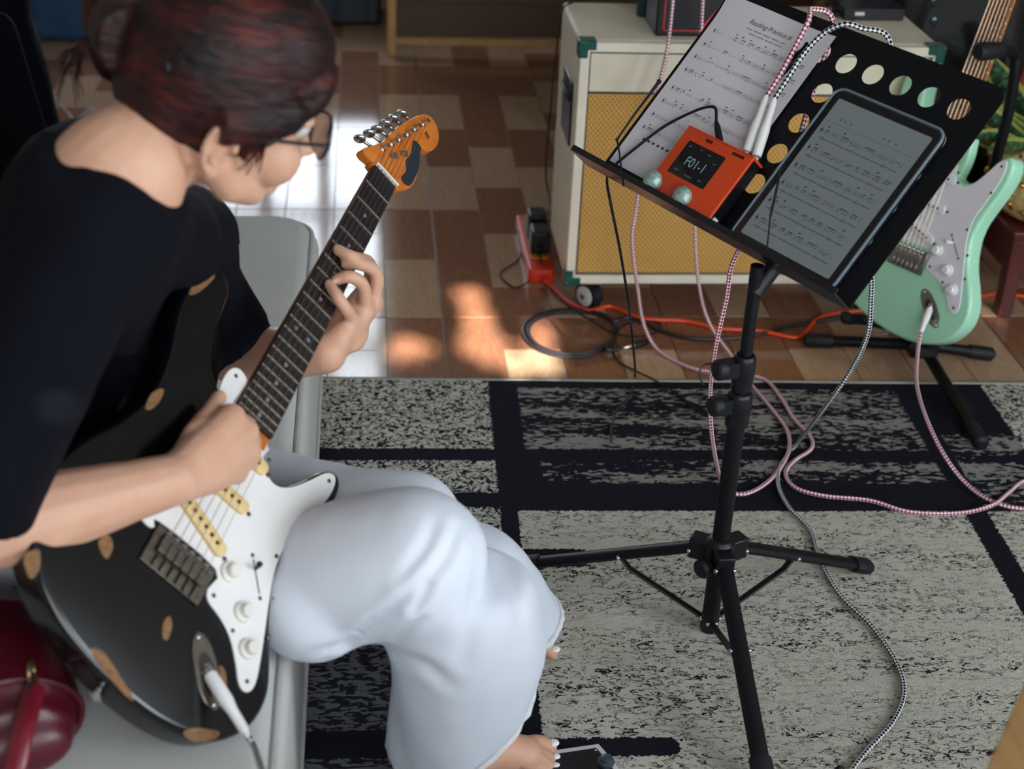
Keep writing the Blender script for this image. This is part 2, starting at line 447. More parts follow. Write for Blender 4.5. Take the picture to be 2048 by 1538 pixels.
# ------------------------------------------------------------------ rug
RO = A([.226, 2.466]); RA = math.radians(-1.6)
RUX, RUY = A([math.cos(RA), math.sin(RA)]), A([-math.sin(RA), math.cos(RA)])
def rugp(a, b, z): p = RO + a * RUX + b * RUY; return (p[0], p[1], z)
def rug_material():
    t = NT('rug_pile'); sep = t.node('ShaderNodeSeparateXYZ'); uv = t.coord('UV'); t.link(uv, sep.inputs[0])
    jn = t.node('ShaderNodeTexNoise'); jn.inputs['Scale'].default_value = 190; jn.inputs['Detail'].default_value = 1; t.link(uv, jn.inputs['Vector'])
    js = t.node('ShaderNodeSeparateColor'); t.link(jn.outputs['Color'], js.inputs[0])
    a = t.math('ADD', sep.outputs[0], t.math('MULTIPLY', t.math('SUBTRACT', js.outputs[0], .5), .012))
    b = t.math('ADD', sep.outputs[1], t.math('MULTIPLY', t.math('SUBTRACT', js.outputs[1], .5), .012))
    def rect(a0, a1, b0, b1):
        r = t.math('MULTIPLY', t.math('GREATER_THAN', a, a0), t.math('LESS_THAN', a, a1))
        return t.math('MULTIPLY', r, t.math('MULTIPLY', t.math('GREATER_THAN', b, b0), t.math('LESS_THAN', b, b1)))
    def any_(*m):
        o = m[0]
        for k in m[1:]: o = t.math('MAXIMUM', o, k)
        return o
    navy, beige, tan = lin('#10111d'), lin('#c8c7bc'), lin('#93785f')
    # dense squiggles (outer blocks)
    n1 = t.noise(t.mapping(uv, (72, 95, 1)), 1.0, 1.5, .5, .8)
    sq = t.math('LESS_THAN', t.math('ABSOLUTE', t.math('SUBTRACT', n1, .5)), .052)
    colA = t.mix(sq, beige, navy)
    # sparse dashes drifting in bands (light inner blocks)
    n2 = t.noise(t.mapping(uv, (46, 110, 1), (0, 0, .12)), 1.0, 2.5, .6, 1.2)
    band = t.noise(t.mapping(uv, (3.2, 22, 1)), 1.0, 2)
    wd = t.math('MULTIPLY', t.math('SUBTRACT', band, .33, clamp=True), .125)
    dash = t.math('LESS_THAN', t.math('ABSOLUTE', t.math('SUBTRACT', n2, .56)), wd)
    nt = t.noise(t.mapping(uv, (60, 120, 1)), 1.0, 3)
    base = t.mix(t.math('MULTIPLY', t.math('GREATER_THAN', nt, .6), .45), beige, tan)
    base = t.mix(t.math('MULTIPLY', t.math('GREATER_THAN', t.noise(uv, 9.0, 2), .52), .12), base, lin('#9aa39c'))
    tone = t.math('GREATER_THAN', t.noise(uv, 30.0), .52)
    colF = t.mix(dash, base, t.mix(tone, navy, lin('#2a1c1a')))
    # dark blocks with broken light streaks
    n3 = t.noise(t.mapping(uv, (48, 130, 1), (0, 0, -.1)), 1.0, 2, .6, .5)
    st = t.noise(t.mapping(uv, (2.6, 17, 1)), 1.0, 3, .6)
    fl_ = t.math('GREATER_THAN', n3, t.math('SUBTRACT', 1.02, t.math('MULTIPLY', st, .98)))
    colD = t.mix(fl_, navy, lin('#8d8c88'))
    # greyish dark speckle (lower left)
    colG = t.mix(t.math('GREATER_THAN', n3, .5), lin('#171822'), lin('#5d6064'))
    left, light, dark, grey = (rect(-3, 0, -.25, 0.1), rect(-3, 0, -.39, -.29), rect(-3, 0, -.62, -.435)), None, None, None
    colr = navy
    mA = any_(left[0], left[1], rect(-3, 0, -.55, -.435), rect(.965, 3, -3, .1))
    mG = any_(rect(-3, -.0, -.965, -.60), rect(-3, 0, -1.5, -1.005))
    taper = t.math('LESS_THAN', b, t.math('SUBTRACT', -.60, t.math('MULTIPLY', 0, a)))
    mE = rect(.03, 3, -.552, -.445)
    mE2 = rect(.13, 3, -.61, -.54)
    mF = rect(.03, 3, -2.4, -.60)
    strip = any_(rect(-3, .195, -1.02, -.985), t.math('LESS_THAN', t.math('ADD', t.math('POWER', t.math('SUBTRACT', a, .195), 2.0), t.math('POWER', t.math('ADD', b, 1.0025), 2.0)), .000306))
    diag = rect(.785, .826, -2.4, -.02)
    mD = any_(rect(.055, .785, -.25, -.03), rect(.08, .785, -.36, -.285), rect(.826, .965, -.43, -.19))
    c = t.mix(mA, navy, colA); c = t.mix(mG, c, colG); c = t.mix(mD, c, colD)
    c = t.mix(any_(mE, mE2, mF), c, colF)
    c = t.mix(rect(.965, 3, -.445, .1), c, colA)
    c = t.mix(any_(diag, strip), c, navy)
    pile = t.noise(uv, 420.0, 2)
    c = t.mix(t.math('MULTIPLY', pile, .25), c, lin('#3a3a40'))
    t.bump(t.math('ADD', pile, n1), .6, .003)
    return t.fin(c, .95, spec=.1)
M_rug = rug_material()
a0, a1, b0, b1, rh = -1.9, 2.3, -3.6, 0.0, .009
rg = MB(); na, nb = 60, 60; vs = []; fs = []; uvs = []
for j in range(nb + 1):
    for i in range(na + 1):
        a_, b_ = a0 + (a1 - a0) * i / na, b0 + (b1 - b0) * j / nb
        vs.append(rugp(a_, b_, rh + .0012 * noise.noise(Vector((a_ * 6, b_ * 6, 0)))))
P_ = lambda i, j: (a0 + (a1 - a0) * i / na, b0 + (b1 - b0) * j / nb)
for j in range(nb):
    for i in range(na):
        fs.append((j * (na + 1) + i, j * (na + 1) + i + 1, (j + 1) * (na + 1) + i + 1, (j + 1) * (na + 1) + i)); uvs.append([P_(i, j), P_(i + 1, j), P_(i + 1, j + 1), P_(i, j + 1)])
rg.add(vs, fs, uvs)
def ring(e): return [rugp(p[0], p[1], .001) for p in e], [rugp(p[0], p[1], rh - .001) for p in e]
e_ = [(a0, b0), (a1, b0), (a1, b1), (a0, b1)]
lo_, up_ = ring(e_)
for k in range(4): rg.add([lo_[k], lo_[(k + 1) % 4], up_[(k + 1) % 4], up_[k]], [(0, 1, 2, 3)], [[(0, -.27)] * 4])
rug_root = thing('area_rug', 'large black and beige patterned area rug under the music stand', 'rug', rugp(0, -1, 0))
rg.build('pile', M_rug, rug_root)
M_bind = mat_braid('rug_binding', '#aaa9a2', '#4c4a48', 160.0, 2.0)
bd = MB(); bd.tube([rugp(a0 + (a1 - a0) * i / 80, b1 + .002, .0065) for i in range(81)], .0055, 8, uv=True); bd.build('bound_edge', M_bind, rug_root)
# ================================================================== MUSIC STAND
SX, SY = .499, 1.702
DR = A([[.5199, .596, -.612], [-.8534, .3311, -.4026], [-.0373, .7316, .6807]]); DT = A([.3481, 2.0055, .6273])
def dk(x, y, z=0.0): return DT + DR @ (A([x, y, z]) * .01)           # desk plane, cm: x along the ledge, y up the desk, z off it
def dkp(p): return dk(*p)
st = thing('music_stand', 'black folding tripod music stand with perforated desk on the rug', 'music stand', (SX, SY, 0))
pl = lambda z: A([SX, SY, z])
MB().cyl(pl(.02), pl(.40), .0125, n=20).build('lower_pole', M_blackmetal, st)
MB().cyl(pl(.36), pl(.47), .0108, n=20).build('middle_pole', M_blackmetal, st)
MB().cyl(pl(.42), pl(.60), .0088, n=20).build('upper_pole', M_blackmetal, st)
for z, r in ((.452, .0155), (.396, .0175)):
    c = MB(); c.lathe(pl(z - .034), (0, 0, 1), [(r * .92, 0), (r * .95, .02), (r, .024), (r, .046), (r * .93, .05), (r * .8, .052)], 24)
    d = unit(A([-1, -.25, 0])); c.box(pl(z) + d * .014, (.03, .02, .022), A([d, [d[1], -d[0], 0], [0, 0, 1]]).T)
    col = c.build('height_clamp', M_black, st)
    k = MB(); prof = [(.006, 0), (.0135, .002), (.0145, .006), (.0145, .014), (.012, .017), (.004, .018)]
    k.lathe(pl(z) + d * .026, d, prof, 14); k.build('clamp_knob', M_rubber, col)
hz = .150
feet = [gz(1042, 1128, .021), gz(1732, 1132, .021), A([.503, 1.372, .021])]
hub = MB(); hub.lathe(pl(hz - .028), (0, 0, 1), [(.017, 0), (.021, .004), (.021, .044), (.016, .05), (.0145, .052)], 24)
for f in feet:
    d = unit(A([f[0] - SX, f[1] - SY, 0])); hub.box(pl(hz) + d * .026, (.034, .026, .034), A([d, [-d[1], d[0], 0], [0, 0, 1]]).T)
hub.build('hub', M_black, st, bevel=.003)
kd = unit(A([-.75, -.66, 0])); kn = MB(); kn.lathe(pl(hz - .012) + kd * .02, kd, [(.006, 0), (.006, .008), (.013, .009), (.0145, .013), (.0145, .02), (.011, .024), (.003, .025)], 12); kn.build('hub_knob', M_rubber, st)
for f in feet:
    d = unit(A([f[0] - SX, f[1] - SY, 0])); top = pl(hz) + d * .03; u = unit(f - top); sd = np.cross(u, [0, 0, 1]); sd = unit(sd); up = np.cross(sd, u)
    L = np.linalg.norm(f - top); lg = MB(); lg.tube([top + u * L * i / 6 for i in range(7)], [(.0085, .0125)] * 7, 12, up=up); leg = lg.build('leg', M_blackmetal, st)
    ft = MB(); ft.tube([f - u * .035, f - u * .02, f + u * .0, f + u * .006], [(.0115, .0155), (.012, .016), (.0125, .0165), (.010, .013)], 12, up=up); ft.build('rubber_foot', M_rubber, leg)
    a = top + u * L * .42 - up * .004 + A([0, 0, -.004]); b = pl(.028) + d * .012
    br = MB(); br.tube([a, a + (b - a) * .1 + A([0, 0, -.008]), b], [(.0028, .0058)] * 3, 8, up=(0, 0, 1)); brc = br.build('brace', M_blackmetal, st)
    for q, o_ in ((top + u * L * .42, .0128), (top + u * .012, .0128), (b, .006)):
        for sg in (-1, 1): MB().ell(q + sd * sg * o_, (.0038, .0038, .0038), nu=10, nv=6).build('rivet', M_chrome, leg)
MB().lathe(pl(.008), (0, 0, 1), [(.012, 0), (.0135, .004), (.0135, .03), (.0125, .034)], 20).build('pole_end_collar', M_black, st)
# desk plate with punched holes
DX_0, DX_1, DY_0, DY_1, TH = -.5, 48.3, -2.0, 31.2, -.12
holes = [(24.77 + 4.72 * i, 26.6) for i in range(5)] + [(24.45, 21.6), (24.3, 16.6)] + [(24.77 - 4.72 * i, 26.6) for i in range(1, 5)] + [(24.45, 11.6), (24.45, 6.6)] + [(43.6, y) for y in (21.6, 16.6, 11.6, 6.6)] + [(1.9, y) for y in (21.6, 16.6, 11.6, 6.6)]
HR = 1.52
def plate(mb):
    bm = bmesh.new()
    def rrect(r=2.2, n=6):
        o = []
        for cx, cy, a in ((DX_1 - r, DY_1 - r, 0), (DX_0 + r, DY_1 - r, 90), (DX_0 + .2, DY_0 + .2, 180), (DX_1 - .2, DY_0 + .2, 270)):
            rr = r if a < 180 else .2
            for k in range(n + 1): th = math.radians(a + 90 * k / n); o.append((cx + rr * math.cos(th), cy + rr * math.sin(th)))
        return o
    loops = [rrect()] + [[(x + HR * math.cos(2 * math.pi * k / 24), y + HR * math.sin(2 * math.pi * k / 24)) for k in range(24)] for x, y in holes]
    edges = []
    for lp in loops:
        vv = [bm.verts.new((p[0], p[1], 0)) for p in lp]
        edges += [bm.edges.new((vv[i], vv[(i + 1) % len(vv)])) for i in range(len(vv))]
    bmesh.ops.triangle_fill(bm, use_beauty=True, use_dissolve=False, edges=edges)
    bm.normal_update()
    for f in bm.faces:
        if f.normal.z < 0: f.normal_flip()
    ext = bmesh.ops.extrude_face_region(bm, geom=list(bm.faces))
    for v in [e for e in ext['geom'] if isinstance(e, bmesh.types.BMVert)]: v.co.z = TH
    for v in bm.verts: v.co = Vector(_v(dk(*v.co)))
    bmesh.ops.recalc_face_normals(bm, faces=bm.faces)
    me = bpy.data.meshes.new('desk'); bm.to_mesh(me); bm.free(); return me
desk = link('desk', plate(None), M_blackmetal, st, smooth=False)
# ledge (folded lip) and right side return
ld = MB(); LX0 = -3.2; ld.box(dk((LX0 + DX_1) / 2, DY_0 - .1, 2.2), ((DX_1 - LX0) * .01, .0025, .046), DR)
ld.box(dk((LX0 + DX_1) / 2, DY_0 + .25, 4.4), ((DX_1 - LX0) * .01, .008, .0025), DR)
ld.build('ledge', mat('ledge_lacquer', '#15131c', .28, spec=.6), st, smooth=False)
bk = MB(); bk.box(dk(33.9, 6, -1.6), (.05, .1, .028), DR); bk.cyl(pl(.56), dk(33.9, 4, -1.6), .012); bk.build('tilt_bracket', M_black, st)
# wire page holders
def dpx(px, py, z): return pln(px, py, dk(0, 0, z), DR[:, 2])
w1 = [dk(*(DR.T @ (dpx(1247, 372, 4.2) - DT) * 100)), dpx(1238, 300, 4.6), dpx(1234, 279, 4.8), dpx(1262, 238, 4.6), dpx(1318, 163, 4.2)]
h = MB(); h.tube([w1[0], w1[1], w1[2]], .0013, 6); h.tube([w1[2], w1[3], w1[4]], [.0016, .0017, .0026], 6); h.ell(w1[4], (.0036,) * 3, nu=10, nv=6); h.ell(w1[2], (.0026,) * 3, nu=8, nv=6); h.build('page_holder', M_rubber, st)
w2 = [dpx(1533, 508, 4.4), dpx(1541, 432, 4.3), dpx(1557, 362, 3.2), dpx(1562, 335, 2.6)]
h = MB(); h.tube([w2[0], w2[1]], .0013, 6); h.tube([w2[1], w2[2]], .0019, 6); h.tube(w2[2:], .0013, 6); h.build('page_holder', M_rubber, st)

# ------------------------------------------------------------------ sheet music and other pages
M_paper = mat('white_paper', '#dcdbe4', .8, var=.05, vscale=8)
M_ink = mat('printed_ink', '#3d3f4a', .8, var=.1); M_ink2 = mat('printed_ink_light', '#8e9099', .8, var=.1)
def staff(mb, x0, y, w, rnd, S, sc=1.0, lines=None, dens=.75):
    """one line of music: staff lines, stems, heads, beams (cm on a page); S maps page -> world"""
    def bar(xa, ya, xb, yb, tgt=None):
        (tgt or mb).quad(S((xa, ya)), S((xb, ya)), S((xb, yb)), S((xa, yb)))
    if lines is not None:
        for k in range(5): bar(x0, y + k * .16 * sc, x0 + w, y + k * .16 * sc + .018, lines)
    bar(x0 + .1, y - .05, x0 + .16, y + .85 * sc); bar(x0 + .02, y + .2, x0 + .3, y + .55 * sc)
    x = x0 + .8
    while x < x0 + w - .5:
        n = rnd.choice((2, 3, 4, 4)); dx = rnd.choice((.26, .32, .45)) * sc
        if rnd.random() < dens:
            for i in range(n):
                yy = y + rnd.choice((.05, .15, .25, .35)) * sc
                bar(x + i * dx, yy, x + i * dx + .15 * sc, yy + .12 * sc); bar(x + i * dx + .12 * sc, yy, x + i * dx + .155 * sc, y + .62 * sc)
            if rnd.random() < .6: bar(x + .12, y + .56 * sc, x + (n - 1) * dx + .16, y + .66 * sc)
            if rnd.random() < .45: bar(x, y + .95 * sc, x + .22, y + 1.15 * sc); bar(x + .26, y + 1.05 * sc, x + .36, y + 1.15 * sc)
        else:
            for i in range(n): bar(x + i * .4, y + .2, x + i * .4 + .1, y + .34)
        x += n * dx + rnd.choice((.3, .5)) * sc
        if rnd.random() < .35: bar(x, y, x + .03, y + .64 * sc); x += .25
def page_pt(u, v, z):     # slight natural waviness of a sheet leaning on the desk, curled top corner
    cz = .12 + .18 * math.sin(u * .24 + .3) * (v / 29.7) + max(0, (v - 25) / 4.7) ** 2 * .7 * (1.0 - u / 21) + max(0, (u - 17) / 4) ** 2 * .5 * (v / 29.7)
    return dk(u, v, cz + z)
sheet = thing('music_sheet', 'white printed sheet of reading practice music on the stand desk', 'sheet music', dk(10, 0, .1))
def sheet_mb(x0, x1, y0, y1, z, nx=16, ny=22):
    mb = MB(); vs = []
    for zz in (0, -.02):
        for j in range(ny + 1):
            for i in range(nx + 1): vs.append(page_pt(x0 + (x1 - x0) * i / nx, y0 + (y1 - y0) * j / ny, z + zz))
    n = (nx + 1) * (ny + 1); fs = []
    for j in range(ny):
        for i in range(nx):
            q = (j * (nx + 1) + i, j * (nx + 1) + i + 1, (j + 1) * (nx + 1) + i + 1, (j + 1) * (nx + 1) + i); fs += [q, tuple(k + n for k in q[::-1])]
    return mb.add(vs, fs)
sheet_mb(.2, 21.0, 0, 29.4, 0).build('page', M_paper, sheet)
S_ = lambda p: page_pt(p[0], p[1], .03)
ink = MB(); lite = MB(); rn = random.Random(11)
rows = [23.4, 21.0, 18.8, 16.5, 13.3, 11.0, 8.6, 6.3]
for k, y in enumerate(rows): staff(ink, 1.6, y, 17.6, rn, S_, .95, lite, .72)
for k in range(9): ink.quad(*[S_(p) for p in ((3 + k * 1.0, 4.9), (3.5 + k, 4.9), (3.5 + k, 5.25), (3 + k, 5.25))])
ink.quad(*[S_(p) for p in ((8, 1.2), (9, 1.2), (9, 1.35), (8, 1.35))])
stuff(ink.build('notation', M_ink, sheet, smooth=False)); stuff(lite.build('staff_lines', M_ink2, sheet, smooth=False))
text_mesh('Reading Practice #', 1.05, 'title', lambda p: page_pt(10.4 + p[0], 26.6 + p[1], .035), M_ink, sheet, 'CENTER', shear=.25)
for k in (0, 1):
    w = MB()
    for q in range(26 - 4 * k):
        if q % 6 == 4: continue
        x = 6.6 + k * 1.0 + q * .29; w.quad(*[S_(p) for p in ((x, 25.75 - k * .6), (x + rn.uniform(.14, .25), 25.75 - k * .6), (x + .2, 25.95 - k * .6), (x, 25.98 - k * .6))])
    stuff(w.build('subtitle', M_ink2, sheet, smooth=False))

# ------------------------------------------------------------------ effects pedal
M_orange = mat('orange_enamel', '#d4481f', .32, var=.06, bump=.04)
ped = thing('effects_processor', 'small orange effects processor with two crystal knobs on the stand desk', 'effects pedal', dk(17, -1.5, .4))
PX0, PX1, PY0, PY1, PZ0, PZ1 = 11.3, 24.2, -1.7, 9.0, .35, 3.0
b = MB(); b.box(dk((PX0 + PX1) / 2, (PY0 + PY1) / 2, (PZ0 + PZ1 - .3) / 2), ((PX1 - PX0 - .25) * .01, (PY1 - PY0 - .25) * .01, (PZ1 - PZ0 - .3) * .01), DR); b.build('housing', M_black, ped, bevel=.0015)
def rr(x0, x1, y0, y1, r, n=5):
    o = []
    for cx, cy, a in ((x1 - r, y1 - r, 0), (x0 + r, y1 - r, 90), (x0 + r, y0 + r, 180), (x1 - r, y0 + r, 270)):
        for k in range(n + 1): th = math.radians(a + 90 * k / n); o.append((cx + r * math.cos(th), cy + r * math.sin(th)))
    return o
fp = MB(); fp.prism(rr(PX0, PX1, PY0, PY1, .35), PZ1 - .42, PZ1, dkp, .12, 3); fp.build('faceplate', M_orange, ped)
fl2 = MB(); fl2.box(dk((PX0 + PX1) / 2, PY1 - .15, (PZ0 + PZ1) / 2), ((PX1 - PX0) * .01, .004, (PZ1 - PZ0) * .01), DR); fl2.build('rear_panel', M_orange, ped, bevel=.0008)
M_screen = mat('dark_screen_glass', '#0f1116', .12, spec=.6)
sc_ = MB(); sc_.prism(rr(13.1, 20.35, 1.9, 7.15, .25), PZ1 - .05, PZ1 + .05, dkp, .03, 2); scr = sc_.build('display', M_screen, ped)
t_ = NT('display_glow'); t_.b.inputs['Emission Color'].default_value = lin('#9fc4cf'); t_.b.inputs['Emission Strength'].default_value = .22
M_glow = t_.fin(lin('#26343a'), .4)
text_mesh('F01-1', 1.75, 'display_text', lambda p: dk(16.7 + p[0], 3.75 + p[1] * 1.15, PZ1 + .08), M_glow, scr, 'CENTER')
t_ = NT('display_dim'); t_.b.inputs['Emission Color'].default_value = lin('#9fc4cf'); t_.b.inputs['Emission Strength'].default_value = .04
M_dim = t_.fin(lin('#20262b'), .4)
dm = MB()
for x, y, w in ((13.7, 6.3, .5), (15.8, 6.5, .4), (17.4, 6.3, .6), (19.1, 5.5, .5), (13.8, 2.6, .9), (16.1, 2.4, 1.4), (18.6, 2.6, .7)): dm.quad(dk(x, y, PZ1 + .07), dk(x + w, y, PZ1 + .07), dk(x + w, y + .22, PZ1 + .07), dk(x, y + .22, PZ1 + .07))
stuff(dm.build('display_icons', M_dim, scr, smooth=False))
lb = MB()
for x0, w in ((15.5, 1.3), (20.7, 2.1)):
    for k in range(int(w / .3)): lb.quad(dk(x0 + k * .32, 7.95, PZ1 + .02), dk(x0 + k * .32 + .26, 7.95, PZ1 + .02), dk(x0 + k * .32 + .26, 8.42, PZ1 + .02), dk(x0 + k * .32, 8.42, PZ1 + .02))
stuff(lb.build('panel_print', M_black, ped, smooth=False))
t_ = NT('cut_crystal'); t_.b.inputs['Transmission Weight'].default_value = .75
M_crystal = t_.fin(lin('#dff4ee'), .05, IOR=1.5)
M_crystal_b = mat('crystal_tint', '#aee8dc', .15, var=.5, vscale=180, spec=.8)
for x in (12.75, 18.8):
    c = dk(x, -.35, PZ1); n_ = DR[:, 2]
    k = MB(); k.lathe(c, n_, [(.0105, 0), (.0135, .005), (.0145, .011), (.0105, .0165), (.005, .018)], 9); kb = k.build('knob', M_crystal, ped, smooth=False)
    k = MB(); k.lathe(c, n_, [(.0075, .001), (.0095, .006), (.0065, .012), (.002, .013)], 7); k.build('knob_core', M_crystal_b, kb, smooth=False)
    k = MB(); k.ell(c + n_ * .0145 - DR[:, 0] * .003, (.0028, .0028, .0014), DR, 10, 6); k.build('knob_screw', M_steel, kb)
sb = MB(); sb.box(dk(PX1 + .1, -.9, 1.9), (.004, .0095, .009), DR); sb.build('side_switch', M_white, ped, bevel=.001)
for x, z in ((21.3, 1.5), (23.1, 1.5)): MB().cyl(dk(x, PY1, z), dk(x, PY1 + .45, z), .0058).build('jack_nut', M_chrome, ped)

# ------------------------------------------------------------------ tablet
tab = thing('tablet', 'tablet in a clear-edged case showing sheet music on the stand desk', 'tablet', dk(36, -1, .2))
TA, TB, TC, TD = 26.9, 45.2, -1.6, 23.0
cs = MB(); cs.prism(rr(TA, TB, TC, TD, 1.6), .05, 1.05, dkp, .3, 4); cs.build('case', mat('dark_case', '#141a24', .35, spec=.6), tab)
t_ = NT('clear_bumper'); t_.b.inputs['Transmission Weight'].default_value = .35
M_bump = t_.fin(lin('#7f909c'), .12, IOR=1.4)
bp = MB(); o = rr(TA + .05, TB - .05, TC + .05, TD - .05, 1.55, 8); bp.tube([dk(p[0], p[1], 1.0) for p in o + o[:1]], .0021, 8); bp.build('bumper_rim', M_bump, tab)
bz = MB(); bz.prism(rr(TA + .45, TB - .45, TC + .45, TD - .45, 1.1), .9, 1.06, dkp, .03, 2); bz.build('bezel', mat('tablet_bezel', '#08090e', .12, spec=.6), tab)
def screen_mat():
    t = NT('tablet_screen'); t.b.inputs['Emission Color'].default_value = lin('#b9c4c6'); t.b.inputs['Emission Strength'].default_value = .12
    return t.fin(lin('#30363a'), .07, spec=.6)
SA, SB, SC, SD = TA + 1.35, TB - 1.25, TC + 1.35, TD - 1.5
s2 = MB(); s2.prism(rr(SA, SB, SC, SD, .3), 1.0, 1.075, dkp); scn = s2.build('screen', screen_mat(), tab, smooth=False)
t_ = NT('screen_ink'); t_.b.inputs['Emission Color'].default_value = lin('#39414a'); t_.b.inputs['Emission Strength'].default_value = .05
M_sink = t_.fin(lin('#14171b'), .1, spec=.6)
t_ = NT('screen_ink_pale'); t_.b.inputs['Emission Color'].default_value = lin('#8c979c'); t_.b.inputs['Emission Strength'].default_value = .10
M_sink2 = t_.fin(lin('#262b2f'), .1, spec=.6)
T_pt = lambda p: dk(SA + p[0], SC + p[1], 1.082)
ink = MB(); lite = MB()
for k in range(6):
    y = 16.6 - k * 2.85; staff(ink, .6, y, 14.0 if k < 5 else 12.4, rn, T_pt, 1.05, lite, .97)
    for q in range(9):
        x = 1.0 + q * 1.5; lite.quad(*[T_pt(p) for p in ((x, y - .8), (x + 1.35, y - .8), (x + 1.35, y - .62), (x, y - .62))])
    for q in range(3): x = 1.6 + q * 5.2; ink.quad(*[T_pt(p) for p in ((x, y - 1.0), (x + .05, y - 1.0), (x + .05, y - .3), (x, y - .3))])
for x in (2.2, 3.0, 4.0, 9.6, 10.4, 11.6): lite.quad(*[T_pt(p) for p in ((x, 19.0), (x + .35, 19.0), (x + .35, 19.3), (x, 19.3))])
lite.quad(*[T_pt(p) for p in ((.3, 18.4), (15, 18.4), (15, 18.45), (.3, 18.45))])
stuff(ink.build('notation', M_sink, scn, smooth=False)); stuff(lite.build('staff_lines', M_sink2, scn, smooth=False))
cm = MB(); cm.cyl(dk(TB - 6.2, TD - .95, 1.05), dk(TB - 6.2, TD - .95, 1.075), .0016); cm.build('camera_lens', mat('lens_glass', '#11151d', .05, spec=.8), tab)
# ================================================================== AMPLIFIER
AX0, AX1, AYF, AYB, AZ0, AZ1 = .405, 1.118, 2.753, 3.04, .08, .586
amp = thing('guitar_amplifier', 'cream guitar combo amplifier with wheat coloured grille on casters', 'amplifier', ((AX0 + AX1) / 2, 2.9, 0))
c = MB(); c.box(((AX0 + AX1) / 2, (AYF + AYB) / 2 + .006, (AZ0 + AZ1) / 2), (AX1 - AX0, AYB - AYF - .012, AZ1 - AZ0)); c.build('cabinet', M_cream, amp, bevel=.008, seg=3)
bw = .019
fr = MB()
for a, b_ in (((AX0, AZ0), (AX0 + bw, AZ1)), ((AX1 - bw, AZ0), (AX1, AZ1)), ((AX0 + bw, AZ0), (AX1 - bw, AZ0 + bw)), ((AX0 + bw, AZ1 - bw), (AX1 - bw, AZ1))): fr.box(((a[0] + b_[0]) / 2, AYF - .001, (a[1] + b_[1]) / 2), (b_[0] - a[0], .016, b_[1] - a[1]))
fr.build('front_frame', mat('cream_frame', '#e4dccb', .5, bump=.15, bscale=700), amp, bevel=.002)
ZD = ay(1300, 186, AYF)[2]
up = MB(); up.box(((AX0 + AX1) / 2, AYF + .003, (ZD + AZ1 - bw) / 2), (AX1 - AX0 - 2 * bw, .01, AZ1 - bw - ZD)); up.build('upper_panel', mat('cream_panel', '#dbd2bd', .55, bump=.2, bscale=700), amp)
def grille_mat():
    t = NT('wheat_grille_cloth'); co = t.mapping(t.coord(), (1, 1, 1)); sp = t.node('ShaderNodeSeparateXYZ'); t.link(co, sp.inputs[0])
    pz = .0058; row = t.math('FLOOR', t.math('DIVIDE', sp.outputs[2], pz)); odd = t.math('MODULO', row, 2.0)
    fx = t.math('FRACT', t.math('ADD', t.math('DIVIDE', sp.outputs[0], .0095), t.math('MULTIPLY', odd, .5))); fz = t.math('FRACT', t.math('DIVIDE', sp.outputs[2], pz))
    dark = t.math('MULTIPLY', t.math('LESS_THAN', t.math('ABSOLUTE', t.math('SUBTRACT', fx, .5)), .2), t.math('LESS_THAN', t.math('ABSOLUTE', t.math('SUBTRACT', fz, .5)), .26))
    th = t.math('LESS_THAN', t.math('ABSOLUTE', t.math('SUBTRACT', fz, .02)), .12)
    base = t.mix(t.noise(co, 14.0), lin('#c3924b'), lin('#d9ad66'))
    col = t.mix(t.math('MULTIPLY', th, .3), base, lin('#8a5a26')); col = t.mix(t.math('MULTIPLY', dark, .8), col, lin('#5d3714'))
    t.bump(t.math('SUBTRACT', 1.0, dark), .5, .001)
    return t.fin(col, .8, spec=.2)
gr = MB(); gr.box(((AX0 + AX1) / 2, AYF + .004, (AZ0 + bw + ZD) / 2), (AX1 - AX0 - 2 * bw, .01, ZD - AZ0 - bw)); gr.build('grille_cloth', grille_mat(), amp)
M_pipe = mat('green_black_piping', '#10231f', .35)
pp = MB(); xa, xb, za, zb, ye = AX0 + bw + .002, AX1 - bw - .002, AZ0 + bw + .002, AZ1 - bw - .002, AYF - .002
pp.tube([(xa, ye, za), (xb, ye, za), (xb, ye, zb), (xa, ye, zb), (xa, ye, za)], .0022, 8); pp.tube([(xa, ye, ZD), (xb, ye, ZD)], .0024, 8); pp.build('piping', M_pipe, amp)
M_corner = mat('green_corner_plastic', '#0f4f4a', .28, spec=.6)
for cx, sx in ((AX0, 1), (AX1, -1)):
    for cz, sz in ((AZ0, 1), (AZ1, -1)):
        k = MB(); y_ = AYF - .008; t3 = .0035; L3 = .034
        k.box((cx + sx * (L3 / 2 - t3), y_ - t3 / 2, cz + sz * (.009 - t3)), (L3, t3, .018)); k.box((cx + sx * (.009 - t3), y_ - t3 / 2, cz + sz * (L3 / 2 - t3)), (.018, t3, L3))
        k.box((cx + sx * (L3 / 2 - t3), y_ + L3 / 2 - t3, cz - sz * t3 / 2), (L3, L3, t3)); k.box((cx - sx * t3 / 2, y_ + L3 / 2 - t3, cz + sz * (L3 / 2 - t3)), (t3, L3, L3))
        k.box((cx + sx * .006, y_ + .006, cz + sz * .006), (.020, .020, .020)); k.ell((cx + sx * .001, y_, cz + sz * .001), (.006, .006, .006), nu=12, nv=8); k.build('corner_protector', M_corner, amp, bevel=.002)
